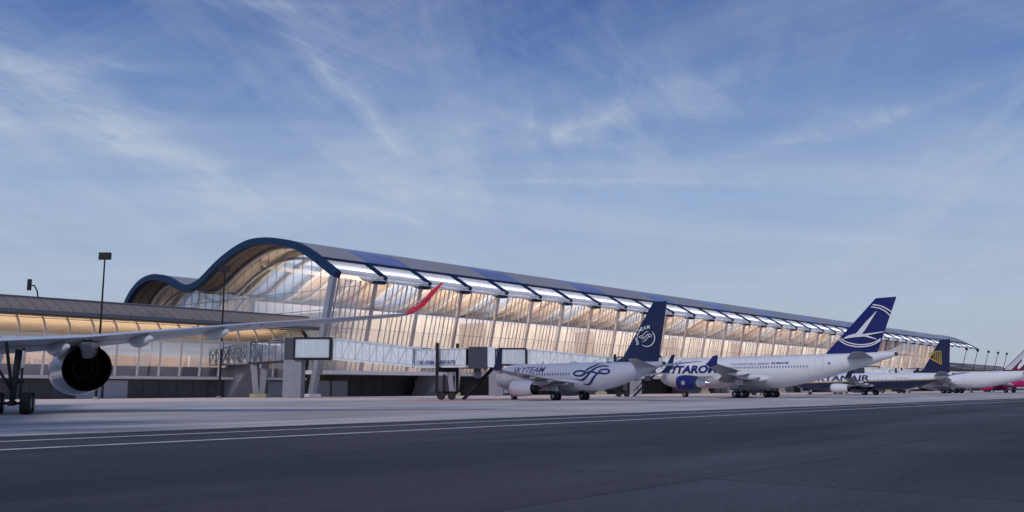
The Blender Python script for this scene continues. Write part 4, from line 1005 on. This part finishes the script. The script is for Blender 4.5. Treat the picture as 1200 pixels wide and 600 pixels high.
# round bird emblem on the winglet inner face
def wgl(t, u, off):
    A_ = Vector((35.1, 32.2, 7.45)); B2 = Vector((37.8, 33.6, 9.15)); c = 3.9+(1.0-3.9)*t; p = A_.lerp(B2, t); return (p.x+c*u, p.y-.10-off, p.z+.02)
mb = MB()
def we(x, y): return wgl(.02+y*.44, .25+x*.55, .14)
ribbon(mb, ell(.5, .5, .46, .46, 20, 330), .09, we, taper=False, k=1); ribbon(mb, [(.15, .45), (.45, .5), (.75, .75), (1.0, 1.0)], .12, we); ribbon(mb, [(.45, .5), (.7, .4)], .10, we)
mb.build('winglet_emblem', 'logo_white', F_.root)

# ------------------------------------------------------------------ masts
def flood(label, x, y, h):
    P = empty('floodlight_mast', label, 'floodlight mast', (x, y, 0), 0, 'tall floodlight masts')
    MB().tube((0, 0, 0), (0, 0, h-1.0), .20, .11, 12).build('pole', 'black_metal', P, True)
    MB().box(-.35, .35, -.35, .35, 0, .35).build('base', 'concrete_pier', P)
    m = MB(); m.box(-.9, .9, -.22, .22, h-1.0, h+.1); m.build('lamp_head', 'black_metal', P)
    for k in range(3): MB().box(-.82+k*.57, -.34+k*.57, -.26, -.221, h-.85, h-.05).build('lamp_lens', 'rubber', P)
    MB().box(-.25, .35, -.3, .3, h*.37, h*.37+1.2).build('control_box', 'steel_grey', P)
    return P
flood('tall floodlight mast with dark head, leftmost, rising over the brown pier roof', -62.6, 139, 22.2)
flood('floodlight mast standing in front of the wavy blue roof edge', -47.4, 149.5, 21.6)
# small lamp on the pier roof
P = empty('roof_lamp', 'small bent lamp standing on the brown pier roof at the far left', 'lamp', wl(-47.5, 12, 15.1))
m = MB(); pts = [(0, 0, 0), (-.25, 0, 1.2), (-.7, 0, 2.0), (-1.3, 0, 2.1)]
for a, b in zip(pts, pts[1:]): m.tube(a, b, .11, n=8)
m.build('arm', 'black_metal', P); MB().box(-1.75, -1.25, -.2, .2, 1.3, 3.0).build('lamp_head', 'black_metal', P)
ml = ['first raked lamp mast, its head under the far roof tip', 'second raked lamp mast, just past the far roof tip', 'middle raked lamp mast over the distant pier roof', 'fourth raked lamp mast, near the end of the distant pier roof', 'last raked lamp mast, closest to the burgundy tail']
mast0 = None
for k, s_ in enumerate((421, 443, 466, 488, 509)):
    if mast0 is None:
        P = empty('lamp_mast', ml[0], 'lamp mast', wl(s_, 6.5), RZ, 'raked lamp masts past the terminal')
        MB().tube((0, 0, 0), (0, -6.3, 21.6), .22, .14, 8).build('pole', 'black_metal', P)
        MB().box(-.6, .6, -6.9, -5.9, 21.4, 22.6).build('lamp_head', 'black_metal', P); mast0 = P
    else:
        c = copy_tree(mast0); c.location = wl(s_, 6.5); c['label'] = ml[k]
